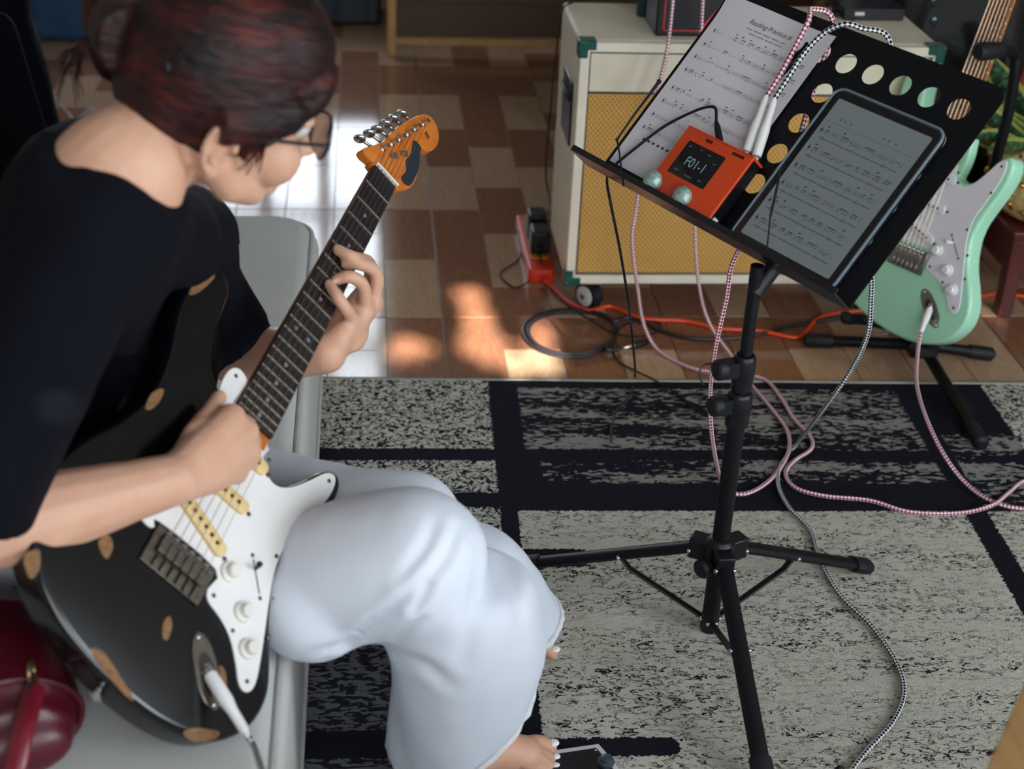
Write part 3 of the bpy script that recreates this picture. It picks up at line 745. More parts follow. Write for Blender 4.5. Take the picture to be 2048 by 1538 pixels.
for x in (AX0 + .06, AX1 - .06):
    for y in (AYF + .045, AYB - .05):
        w = MB(); R_ = .030; w.lathe((x, y, R_), (.8, .6, .0), [(R_ * .8, -.014), (R_, -.011), (R_, .011), (R_ * .8, .014)], 24); cw = w.build('caster', M_rubber, amp)
        w = MB(); w.lathe((x, y, R_), (.8, .6, 0), [(R_ * .5, -.018), (R_ * .74, -.0155), (R_ * .74, .0155), (R_ * .5, .018)], 20); w.build('caster_hub', mat('grey_hub', '#d3d3d0', .4), cw)
        w = MB(); w.cyl((x - .0176, y - .0132, R_), (x + .0176, y + .0132, R_), .005); w.box((x, y, AZ0 - .008), (.045, .05, .014)); w.box((x, y, R_ + .02), (.010, .010, .044)); w.build('caster_fork', M_steel, cw)
hd = MB(); hd.box((AX0 - .001, 2.87, .42), (.006, .13, .13)); hr = hd.build('side_handle', M_black, amp, bevel=.004)
hd = MB(); hd.tube([(AX0 - .003, 2.815, .45), (AX0 - .008, 2.83, .455), (AX0 - .008, 2.91, .455), (AX0 - .003, 2.925, .45)], .005, 10); hd.build('grip', M_rubber, hr)

# ------------------------------------------------------------------ things standing on the amplifier
ZT = AZ1 + .001
M_box = mat('black_carton', '#0b0d18', .45); M_red = mat('red_print', '#c2232e', .5); M_redband = mat('red_band', '#d0393a', .5); M_printw = mat('white_print', '#ece2dc', .6)
p0 = gz(1318, 72, ZT); bx0, bxY, bx1, bh = p0[0] - .008, p0[1], p0[0] + .175, .16
dk_ = thing('desktop_amp_box', 'black box with red outline and red Desktop Amp band on the amplifier', 'box', (bx0 + .1, bxY + .06, ZT))
b = MB(); b.box(((bx0 + bx1) / 2, bxY + .06, ZT + bh / 2), (bx1 - bx0, .12, bh)); b.build('box_body', M_box, dk_, bevel=.004)
yf = bxY - .0006
o = MB()
for q in (((bx0 + .014, ZT + .010), (bx1 - .012, ZT + .0125)), ((bx0 + .014, ZT + .010), (bx0 + .0165, ZT + bh - .01)), ((bx1 - .0145, ZT + .01), (bx1 - .012, ZT + bh - .01)), ((bx0 + .014, ZT + bh - .0125), (bx1 - .012, ZT + bh - .01))): o.quad((q[0][0], yf, q[0][1]), (q[1][0], yf, q[0][1]), (q[1][0], yf, q[1][1]), (q[0][0], yf, q[1][1]))
o.build('outline_print', M_red, dk_, smooth=False)
bA, bB = ay(1397, 61, yf), ay(1452, 0, yf); du = unit(A([bB[0] - bA[0], 0, bB[2] - bA[2]])); dv = A([-du[2], 0, du[0]])
bs = A([bA[0], yf - .0004, bA[2]])
o = MB(); o.add([bs - dv * .0 - du * .004, bs + du * .085 - dv * .0, bs + du * .085 - dv * .026 , bs + du * .020 - dv * .026], [(0, 1, 2, 3)]); o.build('diagonal_band', M_redband, dk_, smooth=False)
text_mesh('Desktop Amp', .0125, 'band_text', lambda p: bs + du * (.014 + p[0]) - dv * (.0145 - p[1]) + A([0, -.0006, 0]), M_printw, dk_, bold=.0003)
M_teal = mat('teal_plastic', '#123f4a', .3)
q = gz(1287, 34, ZT); tb = thing('teal_bottle', 'small teal bottle beside the black box on the amplifier', 'bottle', (q[0], q[1], ZT))
w = MB(); w.lathe((q[0], q[1] + .012, ZT), (0, 0, 1), [(.012, 0), (.0135, .003), (.0135, .05), (.008, .058), (.008, .062)], 20); w.build('body', M_teal, tb)
w = MB(); w.lathe((q[0], q[1] + .012, ZT + .062), (0, 0, 1), [(.0095, 0), (.0095, .016), (.008, .018)], 16); w.build('cap', M_black, tb)
q = gz(1247, 8, ZT); ln = thing('camera_lens', 'small black lens barrel lying at the back of the amplifier top', 'lens', (q[0], q[1], ZT))
w = MB(); w.lathe((q[0] - .02, q[1] + .03, ZT + .02), (1, .1, 0), [(.018, 0), (.02, .003), (.02, .02), (.0185, .022), (.0185, .04), (.02, .042), (.02, .05)], 20); w.build('barrel', M_black, ln)
w = MB(); w.lathe((q[0] - .0203, q[1] + .03, ZT + .02), (1, .1, 0), [(.014, -.001), (.014, .001)], 20); w.build('glass', M_screen, ln)
q = gz(1752, 42, ZT); fb = thing('flat_black_box', 'flat black box with red end panel on the amplifier edge', 'box', (q[0], q[1], ZT))
w = MB(); w.box((q[0] - .005, q[1] + .045, ZT + .012), (.125, .085, .024)); w.build('box_body', M_box, fb, bevel=.0015)
w = MB(); w.box((q[0] + .058, q[1] + .045, ZT + .012), (.0012, .08, .019)); w.build('red_end', mat('dark_red_print', '#5a1018', .5), fb)
w = MB()
for k in range(5): w.quad(*[(q[0] - .045 + k * .004 + dx, q[1] + .0022, ZT + .01 + dz) for dx, dz in ((0, 0), (.003, 0), (.003, .007), (0, .007))])
w.build('box_print', M_printw, fb, smooth=False)
q = gz(1690, 33, ZT); cr = thing('card_reader', 'thin black gadget with a lead lying on the amplifier top', 'gadget', (q[0], q[1], ZT))
w = MB(); w.box((q[0], q[1] + .01, ZT + .004), (.05, .03, .008)); w.build('shell', M_black, cr, bevel=.002)
w = MB(); w.tube(catmull([(q[0] + .02, q[1] + .0, ZT + .003), (q[0] + .018, q[1] - .02, ZT + .003), (q[0] + .005, q[1] - .04, ZT + .003), (q[0] - .002, q[1] - .06, ZT + .003)], 6), .0015, 6); w.build('lead', M_rubber, cr)
# crinkled plastic roll behind
q = gz(1660, 16, ZT); pr_ = thing('plastic_wrapped_roll', 'long roll in crinkled clear plastic at the back of the amplifier top', 'roll', (q[0], q[1] + .06, ZT))
w = MB(); nseg = 40; pts = [(q[0] - .10 + .22 * i / nseg, q[1] + .055, ZT + .034) for i in range(nseg + 1)]
w.tube(pts, [(.03 + .003 * math.sin(i * 1.3), .028 + .003 * math.cos(i * 1.9)) for i in range(nseg + 1)], 20)
for i, v in enumerate(w.v):
    k = noise.noise(Vector((v[0] * 60, v[1] * 90, v[2] * 90))) * .004; w.v[i] = (v[0], v[1] + k, max(ZT, v[2] + k))
w.build('wrapped_body', mat('crinkled_plastic', '#121c2b', .14, spec=.9, var=.5, vscale=60, bump=.9, bscale=70), pr_)
w = MB(); w.tube([(q[0] + .035, q[1] + .055, ZT + .034), (q[0] + .058, q[1] + .055, ZT + .034)], [(.0335, .0315)] * 2, 20); w.build('paper_band', mat('pale_band', '#8fa3ac', .4), pr_)

# ================================================================== POWER STRIP and adapters
M_orp = mat('orange_plastic', '#e23a17', .35)
s0 = A([.392, 3.06]); ps = thing('power_strip', 'orange power strip lying on the tiles beside the amplifier', 'power strip', (s0[0], s0[1], 0))
w = MB(); w.prism([(p[0] * .01, p[1] * .01) for p in rr(-2.9, 2.9, -15, 17, 1.2)], .001, .034, lambda p: (s0[0] - .015 + p[0], s0[1] + p[1], p[2]), .005, 3); w.build('housing', M_orp, ps)
w = MB(); w.prism([(p[0] * .01, p[1] * .01) for p in rr(-2.0, 2.0, -9, 15, .5)], .033, .037, lambda p: (s0[0] - .015 + p[0], s0[1] + p[1], p[2]), .001, 1); w.build('socket_strip', mat('yellow_print', '#c98a2c', .5), ps)
w = MB(); w.lathe((s0[0] - .015, s0[1] - .12, .033), (0, 0, 1), [(.012, 0), (.012, .003), (.007, .004)], 20); w.build('switch', mat('orange_switch', '#b8280f', .3), ps)
w = MB(); w.lathe((s0[0] - .013, s0[1] - .145, .016), (.2, -1, 0), [(.008, 0), (.008, .012), (.0055, .024)], 12); w.build('cord_grip', M_orp, ps)
for k, (yy, hh) in enumerate(((-.045, .052), (.03, .06))):
    a_ = thing('power_adapter', ('black power adapter next to the switch of the orange strip' if k == 0 else 'black power adapter with printed face at the far end of the orange strip'), 'adapter', (s0[0] - .015, s0[1] + yy, .037))
    w = MB(); w.box((s0[0] - .012, s0[1] + yy, .038 + hh / 2), (.044, .062, hh), taper=.93); w.build('shell', M_black, a_, bevel=.006, seg=3)
    w = MB()
    for q in range(6): w.quad(*[(s0[0] - .026 + q * .005 + dx, s0[1] + yy - .0315 + .001 * 0, .038 + hh * .55 + dz) for dx, dz in ((0, 0), (.0035, 0), (.0035, .004), (0, .004))])
    if k: w.build('printed_face', mat('grey_print', '#8b8d93', .5), a_, smooth=False)
    else:
        w2 = MB(); w2.lathe((s0[0] - .012, s0[1] + yy - .031, .06), (0, -1, -.2), [(.006, 0), (.005, .012), (.003, .02)], 10); w2.build('strain_relief', M_rubber, a_)

# ================================================================== CABLES
def cable(name, label, cat, pts, r, m, group=None, n=8, sub=9):
    P = catmull(pts, sub); o = MB().tube(P, r, n, uv=True).build(name, m)
    return tag(o, label, cat, group)
def fz(px, py, z=.005): return gz(px, py, z)
M_pink = mat_braid('pink_white_braid', '#e9dfe4', '#9c2f52', 80.0, 2.0)
M_bw = mat_braid('black_white_braid', '#d7dde2', '#0b0f18', 80.0, 2.0)
RR = .014      # height of cables lying on the rug
def plug(parent_name, label, p, d, L=.055, r=.0068, tip=True):
    """white jack plug body starting at p along d, tapering to the cable"""
    d = unit(d); t = thing(parent_name, label, 'plug', p)
    MB().lathe(p, d, [(r * .9, 0), (r, .003), (r * 1.05, L * .45), (r * .78, L * .62), (r * .72, L * .9), (r * .5, L)], 16).build('sleeve', M_white, t)
    MB().lathe(A(p) - d * .012, d, [(.0042, 0), (.0055, .002), (.0055, .010), (.0048, .013)], 14).build('collar', M_chrome, t)
    return A(p) + d * L
# two plugs in the orange processor
pa = dk(21.3, PY1 + .6, 1.5); da = dpx(1533, 193, 1.9) - pa
pb = dk(23.1, PY1 + .6, 1.5); db = dpx(1549, 198, 1.9) - pb
ea = plug('jack_plug', 'white jack plug with pink cable in the orange processor', pa, da, np.linalg.norm(da))
eb = plug('jack_plug', 'white jack plug with black braided cable in the orange processor', pb, db, np.linalg.norm(db))
top_edge = lambda x, z: dk(x, DY_1 + .6, z)
fl_pink = [ea, dpx(1560, 150, 2.0), dpx(1595, 85, 2.2), dpx(1618, 40, 2.6), dpx(1624, 18, 1.2), dk(16.5, DY_1 + 1.0, -2.5), dk(19, 22, -5.5), dk(23, 8, -8), at(1472, 510, 2.14), at(1452, 600, 2.20), at(1430, 700, 2.26), at(1420, 790, 2.34), at(1425, 880, 2.40), fz(1441, 958, RR), fz(1462, 985, RR), fz(1500, 985, RR), fz(1545, 955, RR), fz(1576, 905, RR), fz(1574, 862, RR), fz(1545, 820, RR), fz(1500, 766, RR), fz(1466, 716, .005), ay(1418, 645, 2.62), ay(1398, 570, 2.62), ay(1390, 470, 2.63), ay(1392, 330, 2.65), ay(1398, 180, 2.67), ay(1402, 80, 2.69), ay(1406, 0, 2.72), ay(1410, -60, 2.76)]
cable('guitar_cable', 'pink and white braided cable running from the orange processor to the amplifier', 'cable', fl_pink, .0036, M_pink)
fl_bw = [eb, dpx(1575, 158, 2.0), dpx(1610, 105, 2.2), dpx(1650, 65, 2.8), dpx(1690, 48, 3.0), dpx(1722, 56, 1.6), dk(27.5, DY_1 + .9, -1.2), dk(31, 24, -4.5), dk(36, 12, -6.5), at(1742, 540, 2.03), at(1742, 600, 2.08), at(1735, 670, 2.14), at(1702, 740, 2.22), at(1650, 815, 2.32), fz(1596, 885, RR + .012), fz(1562, 930, RR), fz(1556, 970, RR), fz(1578, 1015, RR), fz(1620, 1060, RR), fz(1640, 1120, RR), fz(1680, 1190, RR), fz(1745, 1255, RR), fz(1792, 1325, RR), fz(1808, 1385, RR), fz(1785, 1445, RR), fz(1735, 1500, RR), fz(1700, 1545, RR), fz(1640, 1640, RR), fz(1300, 1760, RR), fz(900, 1740, RR), fz(640, 1660, RR + .1), A([-.065, 1.02, .30]), gz(550, 1590, .352)]
# ================================================================== ELECTRIC GUITARS
BODY = [(2.95, 16.6), (3.6, 15.6), (5.2, 15.2), (7.4, 15.8), (9.3, 18.2), (10.9, 21.0), (12.6, 22.3), (13.9, 21.6), (14.4, 19.3), (13.9, 16.0), (12.6, 12.0), (11.7, 8.5), (11.8, 5.0), (13.0, 1.0), (15.2, -3.0), (16.6, -6.5), (16.3, -10.2), (14.0, -13.6), (10.4, -15.6), (6.0, -16.5), (0.5, -16.4), (-4.2, -15.6), (-9.0, -14.0), (-13.2, -11.0), (-15.8, -6.8), (-16.4, -2.0), (-15.3, 3.0), (-13.2, 7.5), (-12.0, 11.5), (-11.9, 15.0), (-12.7, 19.0), (-14.2, 23.5), (-15.0, 27.5), (-14.9, 30.6), (-13.6, 32.6), (-11.6, 32.9), (-10.0, 31.4), (-9.4, 28.5), (-8.8, 25.0), (-7.4, 21.6), (-5.0, 19.6), (-2.95, 19.3)]
GUARD = [(-2.75, 22.4), (-3.4, 23.3), (-4.6, 23.4), (-5.4, 22.4), (-5.5, 20.3), (-5.0, 17.5), (-4.9, 14), (-5.6, 9), (-6.4, 4.5), (-6.6, 1.6), (-6.0, .1), (-4.7, -.2), (-4.1, .2), (-4.0, 1.1), (4.3, 1.1), (4.45, -1.4), (5.2, -2.5), (7.2, -3.1), (9.2, -4.1), (11.2, -6.1), (12.4, -7.6), (13.4, -8.1), (14.2, -7.6), (14.3, -6.0), (13.3, -2.5), (11.8, 2.0), (10.8, 5.5), (10.5, 9.0), (11.3, 12.2), (12.7, 17.0), (13.1, 19.9), (12.6, 21.5), (11.3, 20.9), (9.7, 18.3), (8.0, 15.9), (6.3, 14.7), (4.6, 15.0), (3.3, 16.4), (2.95, 18.2), (-2.75, 18.2)]
HEAD = [(-2.15, 64.7), (-2.5, 65.2), (-3.9, 65.0), (-4.4, 65.9), (-2.6, 69.4), (-1.95, 72.4), (-1.3, 75.4), (-.1, 78.5), (1.2, 80.9), (2.6, 81.4), (4.1, 80.6), (4.9, 78.9), (4.8, 76.9), (3.9, 75.3), (2.9, 75.1), (2.5, 74.2), (3.2, 72.6), (4.3, 70.2), (4.3, 67.6), (3.2, 65.6), (2.15, 64.7)]
def smooth2(o, n=4): return [(p[0], p[1]) for p in catmull([(q[0], q[1], 0) for q in o], n, True)]
def guitar(label, R, t, cfg, full=True):
    R = A(R); t = A(t)
    W = lambda p: t + R @ (A([p[0], p[1], p[2]], dtype=float) * .01)
    nz = R[:, 2]
    lowest = min((W((x, y, -4.3)) for x, y in BODY), key=lambda p: p[2])
    g = thing('electric_guitar', label, 'guitar', (lowest[0], lowest[1], lowest[2]))
    b = MB(); b.prism(smooth2(BODY, 5), -4.3, 0, W, .75, 5); body = b.build('body', cfg['body'], g, ang=50)
    p = MB(); p.prism(smooth2(GUARD, 3), .0, .24, W, .05, 1); gd = p.build('pickguard', cfg['guard'], g, ang=30)
    for x, y in ((-4.4, 22.3), (-4.8, 9), (-5.9, 1.0), (4.0, 16.6), (12.1, 20.3), (12.0, 15.2), (10.1, 7.4), (12.1, 3.0), (13.4, -1.2), (13.3, -7.0), (5.4, -1.6), (9.2, -3.4)):
        MB().lathe(W((x, y, .22)), nz, [(.0026, 0), (.0026, .0008), (.0012, .0014)], 10).build('guard_screw', cfg['screw'], g)
    # pickups
    for cy, ang, cx in ((4.1, -18, .25), (9.15, 0, .2), (14.9, 0, .15)):
        ca, sa = math.cos(math.radians(ang)), math.sin(math.radians(ang))
        Q = lambda q: W((cx + q[0] * ca - q[1] * sa, cy + q[0] * sa + q[1] * ca, q[2]))
        u = MB(); u.prism(rr(-4.15, 4.15, -.88, .88, .86, 6), .2, .78, Q, .12, 2); pk = u.build('pickup', cfg['pickup'], g)
        for k in range(6): MB().lathe(Q((-2.6 + 1.04 * k, 0, .78)), nz, [(.0024, 0), (.0024, .0007)], 12).build('pole_piece', mat('dark_pole', '#3a3228', .4, .6), pk)
        for sx in (-4.55, 4.55): MB().lathe(Q((sx, 0, .24)), nz, [(.0028, 0), (.0028, .001), (.001, .0016)], 10).build('pickup_screw', cfg['screw'], pk)
    # bridge
    u = MB(); u.box(W((.15, -1.6, .25)), (.082, .046, .005), R); br = u.build('bridge_plate', cfg['hardware'], g, bevel=.001)
    for k in range(6):
        x = -2.6 + 1.08 * k + .1
        u = MB(); u.box(W((x, -1.1, .85)), (.0098, .022, .006), R); u.cyl(W((x, -3.8, .75)), W((x, -2.0, .75)), .0017, n=8); sd = u.build('saddle', cfg['hardware'], br, bevel=.001)
        u = MB()
        for dx in (-.3, .3): u.cyl(W((x + dx, -.6, 1.1)), W((x + dx, -.6, 1.45)), .0014, n=8)
        u.lathe(W((x, .3, .5)), nz, [(.0032, 0), (.0034, .0015), (.0015, .003)], 10); stuff(u.build('saddle_screws', M_chrome, sd))
    # knobs, switch, jack plate
    for kx, ky in ((5.8, 1.8), (9.3, -.9), (11.7, -4.0)):
        u = MB(); u.lathe(W((kx, ky, .24)), nz, [(.0112, 0), (.0118, .001), (.0112, .004), (.0078, .0055), (.0072, .0115), (.0062, .0125)], 24); kb = u.build('control_knob', cfg['knob'], g)
        u = MB()
        for q in range(10):
            th = q * .55; c0 = W((kx + .98 * math.cos(th), ky + .98 * math.sin(th), .64)); u.ell(c0, (.0007, .0007, .0004), R, 6, 4)
        stuff(u.build('knob_numerals', mat('grey_numerals', '#9a9a9c', .5), kb))
    s1, s2 = A([7.7, 5.1, .26]), A([10.2, 2.2, .26]); ds = unit(s2 - s1); e = A([-ds[1], ds[0], 0]) * .09
    u = MB(); u.quad(W(s1 - e), W(s2 - e), W(s2 + e), W(s1 + e)); u.build('selector_slot', M_black, g, smooth=False)
    u = MB(); u.tube([W(s1 + (s2 - s1) * .3), W(s1 + (s2 - s1) * .28 + A([-.25, -.1, .8])), W(s1 + (s2 - s1) * .26 + A([-.4, -.2, 1.3]))], [.0012, .0026, .0032], 10); u.ell(W(s1 + (s2 - s1) * .26 + A([-.45, -.2, 1.4])), (.0036, .0032, .0036), R, 10, 8); u.build('selector_tip', cfg['tip'], g)
    for q in (s1 - ds * .45, s2 + ds * .45): MB().lathe(W(q), nz, [(.0026, 0), (.0012, .0012)], 10).build('selector_screw', cfg['screw'], g)
    jc, ja = A([8.6, -8.9]), math.radians(-45); ca, sa = math.cos(ja), math.sin(ja)
    J = lambda q: W((jc[0] + q[0] * ca - q[1] * sa, jc[1] + q[0] * sa + q[1] * ca, q[2]))
    ell_ = [(4.05 * math.copysign(abs(math.cos(th)) ** .85, math.cos(th)), 1.45 * math.sin(th)) for th in np.linspace(0, 2 * math.pi, 33)[:-1]]
    u = MB(); u.prism(ell_, -.05, .16, J, .04, 1); jp = u.build('jack_plate', cfg['plate'], g)
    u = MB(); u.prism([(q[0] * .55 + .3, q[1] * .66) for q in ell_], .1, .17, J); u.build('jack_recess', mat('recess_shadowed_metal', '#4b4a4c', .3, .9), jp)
    for sx in (-3.5, 3.5): MB().lathe(J((sx, 0, .16)), nz, [(.0026, 0), (.0012, .0014)], 10).build('jack_screw', M_chrome, jp)
    for q, d in (((0, -16.45, -2.1), A([0, -1, 0])), ((-14.3, 32.6, -2.1), A([-.5, .85, 0]))):
        u = MB(); u.lathe(W(q), R @ d, [(.0045, 0), (.0045, .006), (.0078, .008), (.0078, .0105), (.004, .013)], 16); u.build('strap_button', M_chrome, g)
    # neck
    u = MB(); wn = lambda y: 2.1 + .0152 * (64.8 - y)
    ys = np.linspace(17.0, 66.0, 24)
    vs = []; fs = []; ns = 10
    for y in ys:
        w = wn(y)
        for k in range(ns + 1): th = math.pi * k / ns; vs.append(W((w * math.cos(th), y, .45 - 1.75 * math.sin(th) ** .8)))
    for j in range(len(ys) - 1):
        for k in range(ns): a_ = j * (ns + 1) + k; fs.append((a_, a_ + 1, a_ + ns + 2, a_ + ns + 1))
        a_ = j * (ns + 1); fs.append((a_ + ns, a_, a_ + ns + 1, a_ + 2 * ns + 1))
    fs += [tuple(range(ns + 1))[::-1], tuple(range((len(ys) - 1) * (ns + 1), len(ys) * (ns + 1)))]
    u.add(vs, fs); nk = u.build('neck', cfg['neck'], g)
    u = MB(); y0, y1 = 18.6, 64.7
    u.prism([(-wn(y0), y0), (wn(y0), y0), (wn(y1), y1), (-wn(y1), y1)], .44, 1.02, W); fb = u.build('fretboard', cfg['board'], g, bevel=.0008)
    for n_ in range(1, 22):
        y = 64.8 * 2 ** (-n_ / 12); w = wn(y) - .02
        u = MB(); u.tube([W((-w, y, 1.03)), W((w, y, 1.03))], .00115, 6); u.build('fret', cfg['fret'], fb)
    for n_ in (3, 5, 7, 9, 12, 15, 17, 19, 21):
        y = 64.8 * (2 ** (-n_ / 12) + 2 ** (-(n_ - 1) / 12)) / 2
        for x in ((0,) if n_ != 12 else (-1.1, 1.1)):
            u = MB(); u.lathe(W((x, y, 1.0)), nz, [(.003, 0), (.003, .0004)], 14); u.build('fret_marker', cfg['dot'], fb)
    u = MB(); u.box(W((0, 64.85, .98)), (.042, .0035, .009), R); u.build('nut', mat('bone_nut', '#e6e0d2', .4), nk)
    if full:
        u = MB(); u.prism(smooth2(HEAD, 4), -.85, .6, W, .12, 2); hs = u.build('headstock', cfg['head'], g, ang=40)
        posts = [(-2.1, 68.6), (-1.3, 70.8), (-.6, 72.7), (.1, 74.8), (.7, 76.8), (1.5, 79.0)]
        dirv = unit(A([-3.5, -1.2, 0]))
        for q, (x, y) in enumerate(posts):
            u = MB(); u.lathe(W((x, y, .6)), nz, [(.0046, 0), (.0046, .0012), (.0032, .002), (.0030, .009), (.0036, .0105)], 14); tn = u.build('tuner', M_chrome, hs)
            bc = A([x, y, -.3]) + dirv * 3.35; u = MB(); u.cyl(W(A([x, y, -.3]) + dirv * 1.2), W(bc - dirv * .4), .0022, n=10); u.build('tuner_shaft', M_steel, tn)
            Rb = R @ A([[dirv[0], -dirv[1], 0], [dirv[1], dirv[0], 0], [0, 0, 1]]); u = MB(); u.ell(W(bc), (.0085, .0042, .0085), Rb, 16, 10); u.build('tuner_button', M_chrome, tn)
        for x, y in ((-.25, 68.8), (.92, 70.75)):
            u = MB(); u.lathe(W((x, y, .6)), nz, [(.002, 0), (.0022, .004), (.005, .0055), (.004, .0075)], 12); u.build('string_tree', M_chrome, hs)
        if cfg.get('patch'):
            P_ = [(1.35, 74.6), (2.0, 75.1), (2.9, 74.9), (3.1, 74.0), (3.9, 71.9), (4.15, 69.6), (4.0, 67.5), (3.1, 66.9), (2.3, 67.3), (2.45, 69.2), (1.75, 70.4), (1.9, 72.4)]
            u = MB(); u.prism(smooth2(P_, 3), .6, .64, W); u.build('dark_tape', mat('dark_tape', '#15202b', .7), hs, smooth=False)
            for k in range(3): MB().prism(rr(2.45 + k * .33, 2.62 + k * .33, 77.5 - k * .1, 78.4 - k * .1, .08, 3), .6, .625, W).build('head_mark', M_black, hs, smooth=False)
        ends = posts
    else: ends = None
    for k in range(6):
        x0 = -2.6 + 1.08 * k + .1; xn = -1.72 + .69 * k
        pts = [W((x0, -.6, 1.25)), W((xn, 64.9, 1.36))]
        if ends: pts.append(W((ends[k][0] + .2, ends[k][1], 1.2)))
        u = MB(); u.tube(pts, .00058 - .00005 * k, 5); u.build('string', cfg['string'], g)
    return g, W, J

def worn_black():
    t = NT('worn_black_lacquer'); co = t.coord(); n = t.noise(co, 9.0, 3, .55); n2 = t.noise(co, 300.0, 2)
    bare = t.math('GREATER_THAN', t.math('ADD', n, t.math('MULTIPLY', n2, .03)), .78)
    col = t.mix(bare, lin('#07080d'), lin('#a3713f'))
    return t.fin(col, t.math('ADD', .16, t.math('MULTIPLY', bare, .4)), spec=.55)
M_scr = mat('dark_screw', '#57534e', .35, .9)
M_lemon = mat('aged_cream_cover', '#d8bd86', .45)
GB_R = [[.6553, .3269, .681], [.003, .9004, -.4351], [-.7554, .2871, .589]]; GB_T = [-.1942, 1.2748, .4686]
cfgB = dict(screw=M_scr, body=worn_black(), guard=mat('white_pickguard', '#dedddd', .38, var=.04), pickup=M_lemon, darkpole=1, hardware=mat('aged_steel', '#6d655c', .38, .9, var=.6, vscale=120), knob=mat('white_knob', '#dcd9d4', .4), tip=M_black, plate=mat('worn_nickel', '#8a8178', .25, .95, var=.4, vscale=60),
            neck=mat_wood('amber_maple', '#a9571d', '#c8752c', .35, 5, 1), head=mat_wood('amber_headstock', '#b05a1a', '#cf7a2c', .35, 3, 1), board=mat('dark_rosewood', '#1d1419', .45, var=.35, vscale=60, stretch=(1, .1, 1)), fret=mat('nickel_fret', '#c9c2a8', .28, .85), dot=mat('dot_inlay', '#6f7078', .4), string=M_steel, patch=1)
guitB, WB, JB = guitar('black electric guitar with white pickguard held by the seated player', GB_R, GB_T, cfgB)
# bare-wood chips in the lacquer
M_bare = mat_wood('bare_alder', '#5e4126', '#8a6238', .6, 10, 0)
def chip(pts, z0=0.0):
    u = MB(); u.prism(smooth2(pts, 3), z0, z0 + .03, WB); u.build('bare_wood_chip', M_bare, guitB, smooth=False)
def gbi(px, py, z=0):
    q = pln(px, py, A(GB_T) + A(GB_R)[:, 2] * z * .01, A(GB_R)[:, 2]); return (A(GB_R).T @ (q - A(GB_T)) * 100)[:2]
for poly in ([(378, 585), (398, 552), (424, 540), (428, 556), (404, 580), (386, 590)], [(290, 816), (304, 786), (326, 778), (322, 798), (304, 818)], [(197, 1082), (216, 1070), (226, 1092), (214, 1118), (202, 1104)], [(48, 1110), (78, 1100), (78, 1140), (62, 1158), (52, 1140)], [(326, 1248), (338, 1232), (344, 1250), (336, 1278), (326, 1276)], [(180, 1300), (205, 1303), (235, 1345), (268, 1398), (252, 1392), (215, 1350)], [(438, 1332), (450, 1340), (453, 1370), (444, 1366)], [(366, 1464), (395, 1456), (438, 1464), (425, 1480), (385, 1482)]):
    try: chip([tuple(gbi(x, y)) for x, y in poly])
    except Exception: pass

GM_R = [[.5361, .2532, -.8053], [-.844, .1786, -.5057], [.0158, .9508, .3094]]; GM_T = [1.043, 2.540, .2505]
cfgM = dict(screw=M_scr, body=mat('mint_green_gloss', '#a6dfc0', .2, var=.03, spec=.5), guard=mat('white_guard_mint', '#e0dfe9', .4, var=.03), pickup=mat('white_cover', '#dcdce4', .4), darkpole=1, hardware=mat('nickel_plate', '#93908d', .28, 1.0, var=.35, vscale=150), knob=M_white, tip=M_white, plate=mat('brushed_plate', '#8b847c', .3, .9),
            neck=mat_wood('tan_maple', '#a8703a', '#c78d52', .4, 5, 2), head=mat_wood('tan_headstock', '#a8703a', '#c78d52', .4, 3, 2), board=mat_wood('reddish_board', '#6d3f24', '#8d5733', .45, 6, 2), fret=M_steel, dot=M_black, string=mat('bright_string', '#d8c9b0', .3, .9))
guitM, WM, JM = guitar('mint green electric guitar with white pickguard on a floor stand', GM_R, GM_T, cfgM)
MB().prism(smooth2([(-1.0, 15.5), (3.0, 15.8), (3.7, 17.4), (3.8, 19.6), (3.55, 21.6), (3.1, 23.3), (2.3, 22.2), (1.2, 19.0)], 4), -4.0, -1.5, WM, .35, 3).build('neck_heel', cfgM['body'], guitM, ang=50)
for n_ in range(5, 16):
    y = 64.8 * (2 ** (-n_ / 12) + 2 ** (-(n_ - 1) / 12)) / 2; MB().ell(WM((2.2 + .0152 * (64.8 - y), y, .75)), (.0016,) * 3, nu=8, nv=6).build('side_marker', M_white, guitM)

# ------------------------------------------------------------------ floor stand of the mint guitar
gs = thing('guitar_stand', 'black tubular floor stand holding the mint green guitar', 'guitar stand', (1.11, 2.50, 0))
hubp = A([1.10, 2.535, .045])
hb = MB(); hb.box(hubp, (.06, .05, .04)); hb.build('hub', M_black, gs, bevel=.008)
for k, (px, py, z) in enumerate(((1618, 680, .014), (1978, 708, .014), (1962, 885, .022))):
    f = gz(px, py, z); u = unit(f - hubp)
    lg = MB().tube([hubp, f], .0115, 12).build('leg', M_blackmetal, gs)
    MB().tube([f - u * .05, f - u * .045, f + u * .004, f + u * .01], [.0125, .0145, .0145, .009], 12).build('rubber_foot', M_rubber, lg)
bk_ = A([1.14, 2.56, .06]); tp_ = at(2020, 130, 2.72)
up_pts = [hubp + A([.01, .03, .0]), A([1.19, 2.60, .3]), at(2012, 245, 2.78), at(2030, 140, 2.72), at(2028, 108, 2.70), at(2005, 100, 2.66), at(1970, 102, 2.62)]
MB().tube(catmull(up_pts, 6), .0105, 12).build('upright', M_blackmetal, gs)
MB().tube([at(1998, 100, 2.655), at(1962, 103, 2.61), at(1955, 104, 2.605)], [.015, .017, .012], 12).build('neck_yoke', M_rubber, gs)
cr_ = []
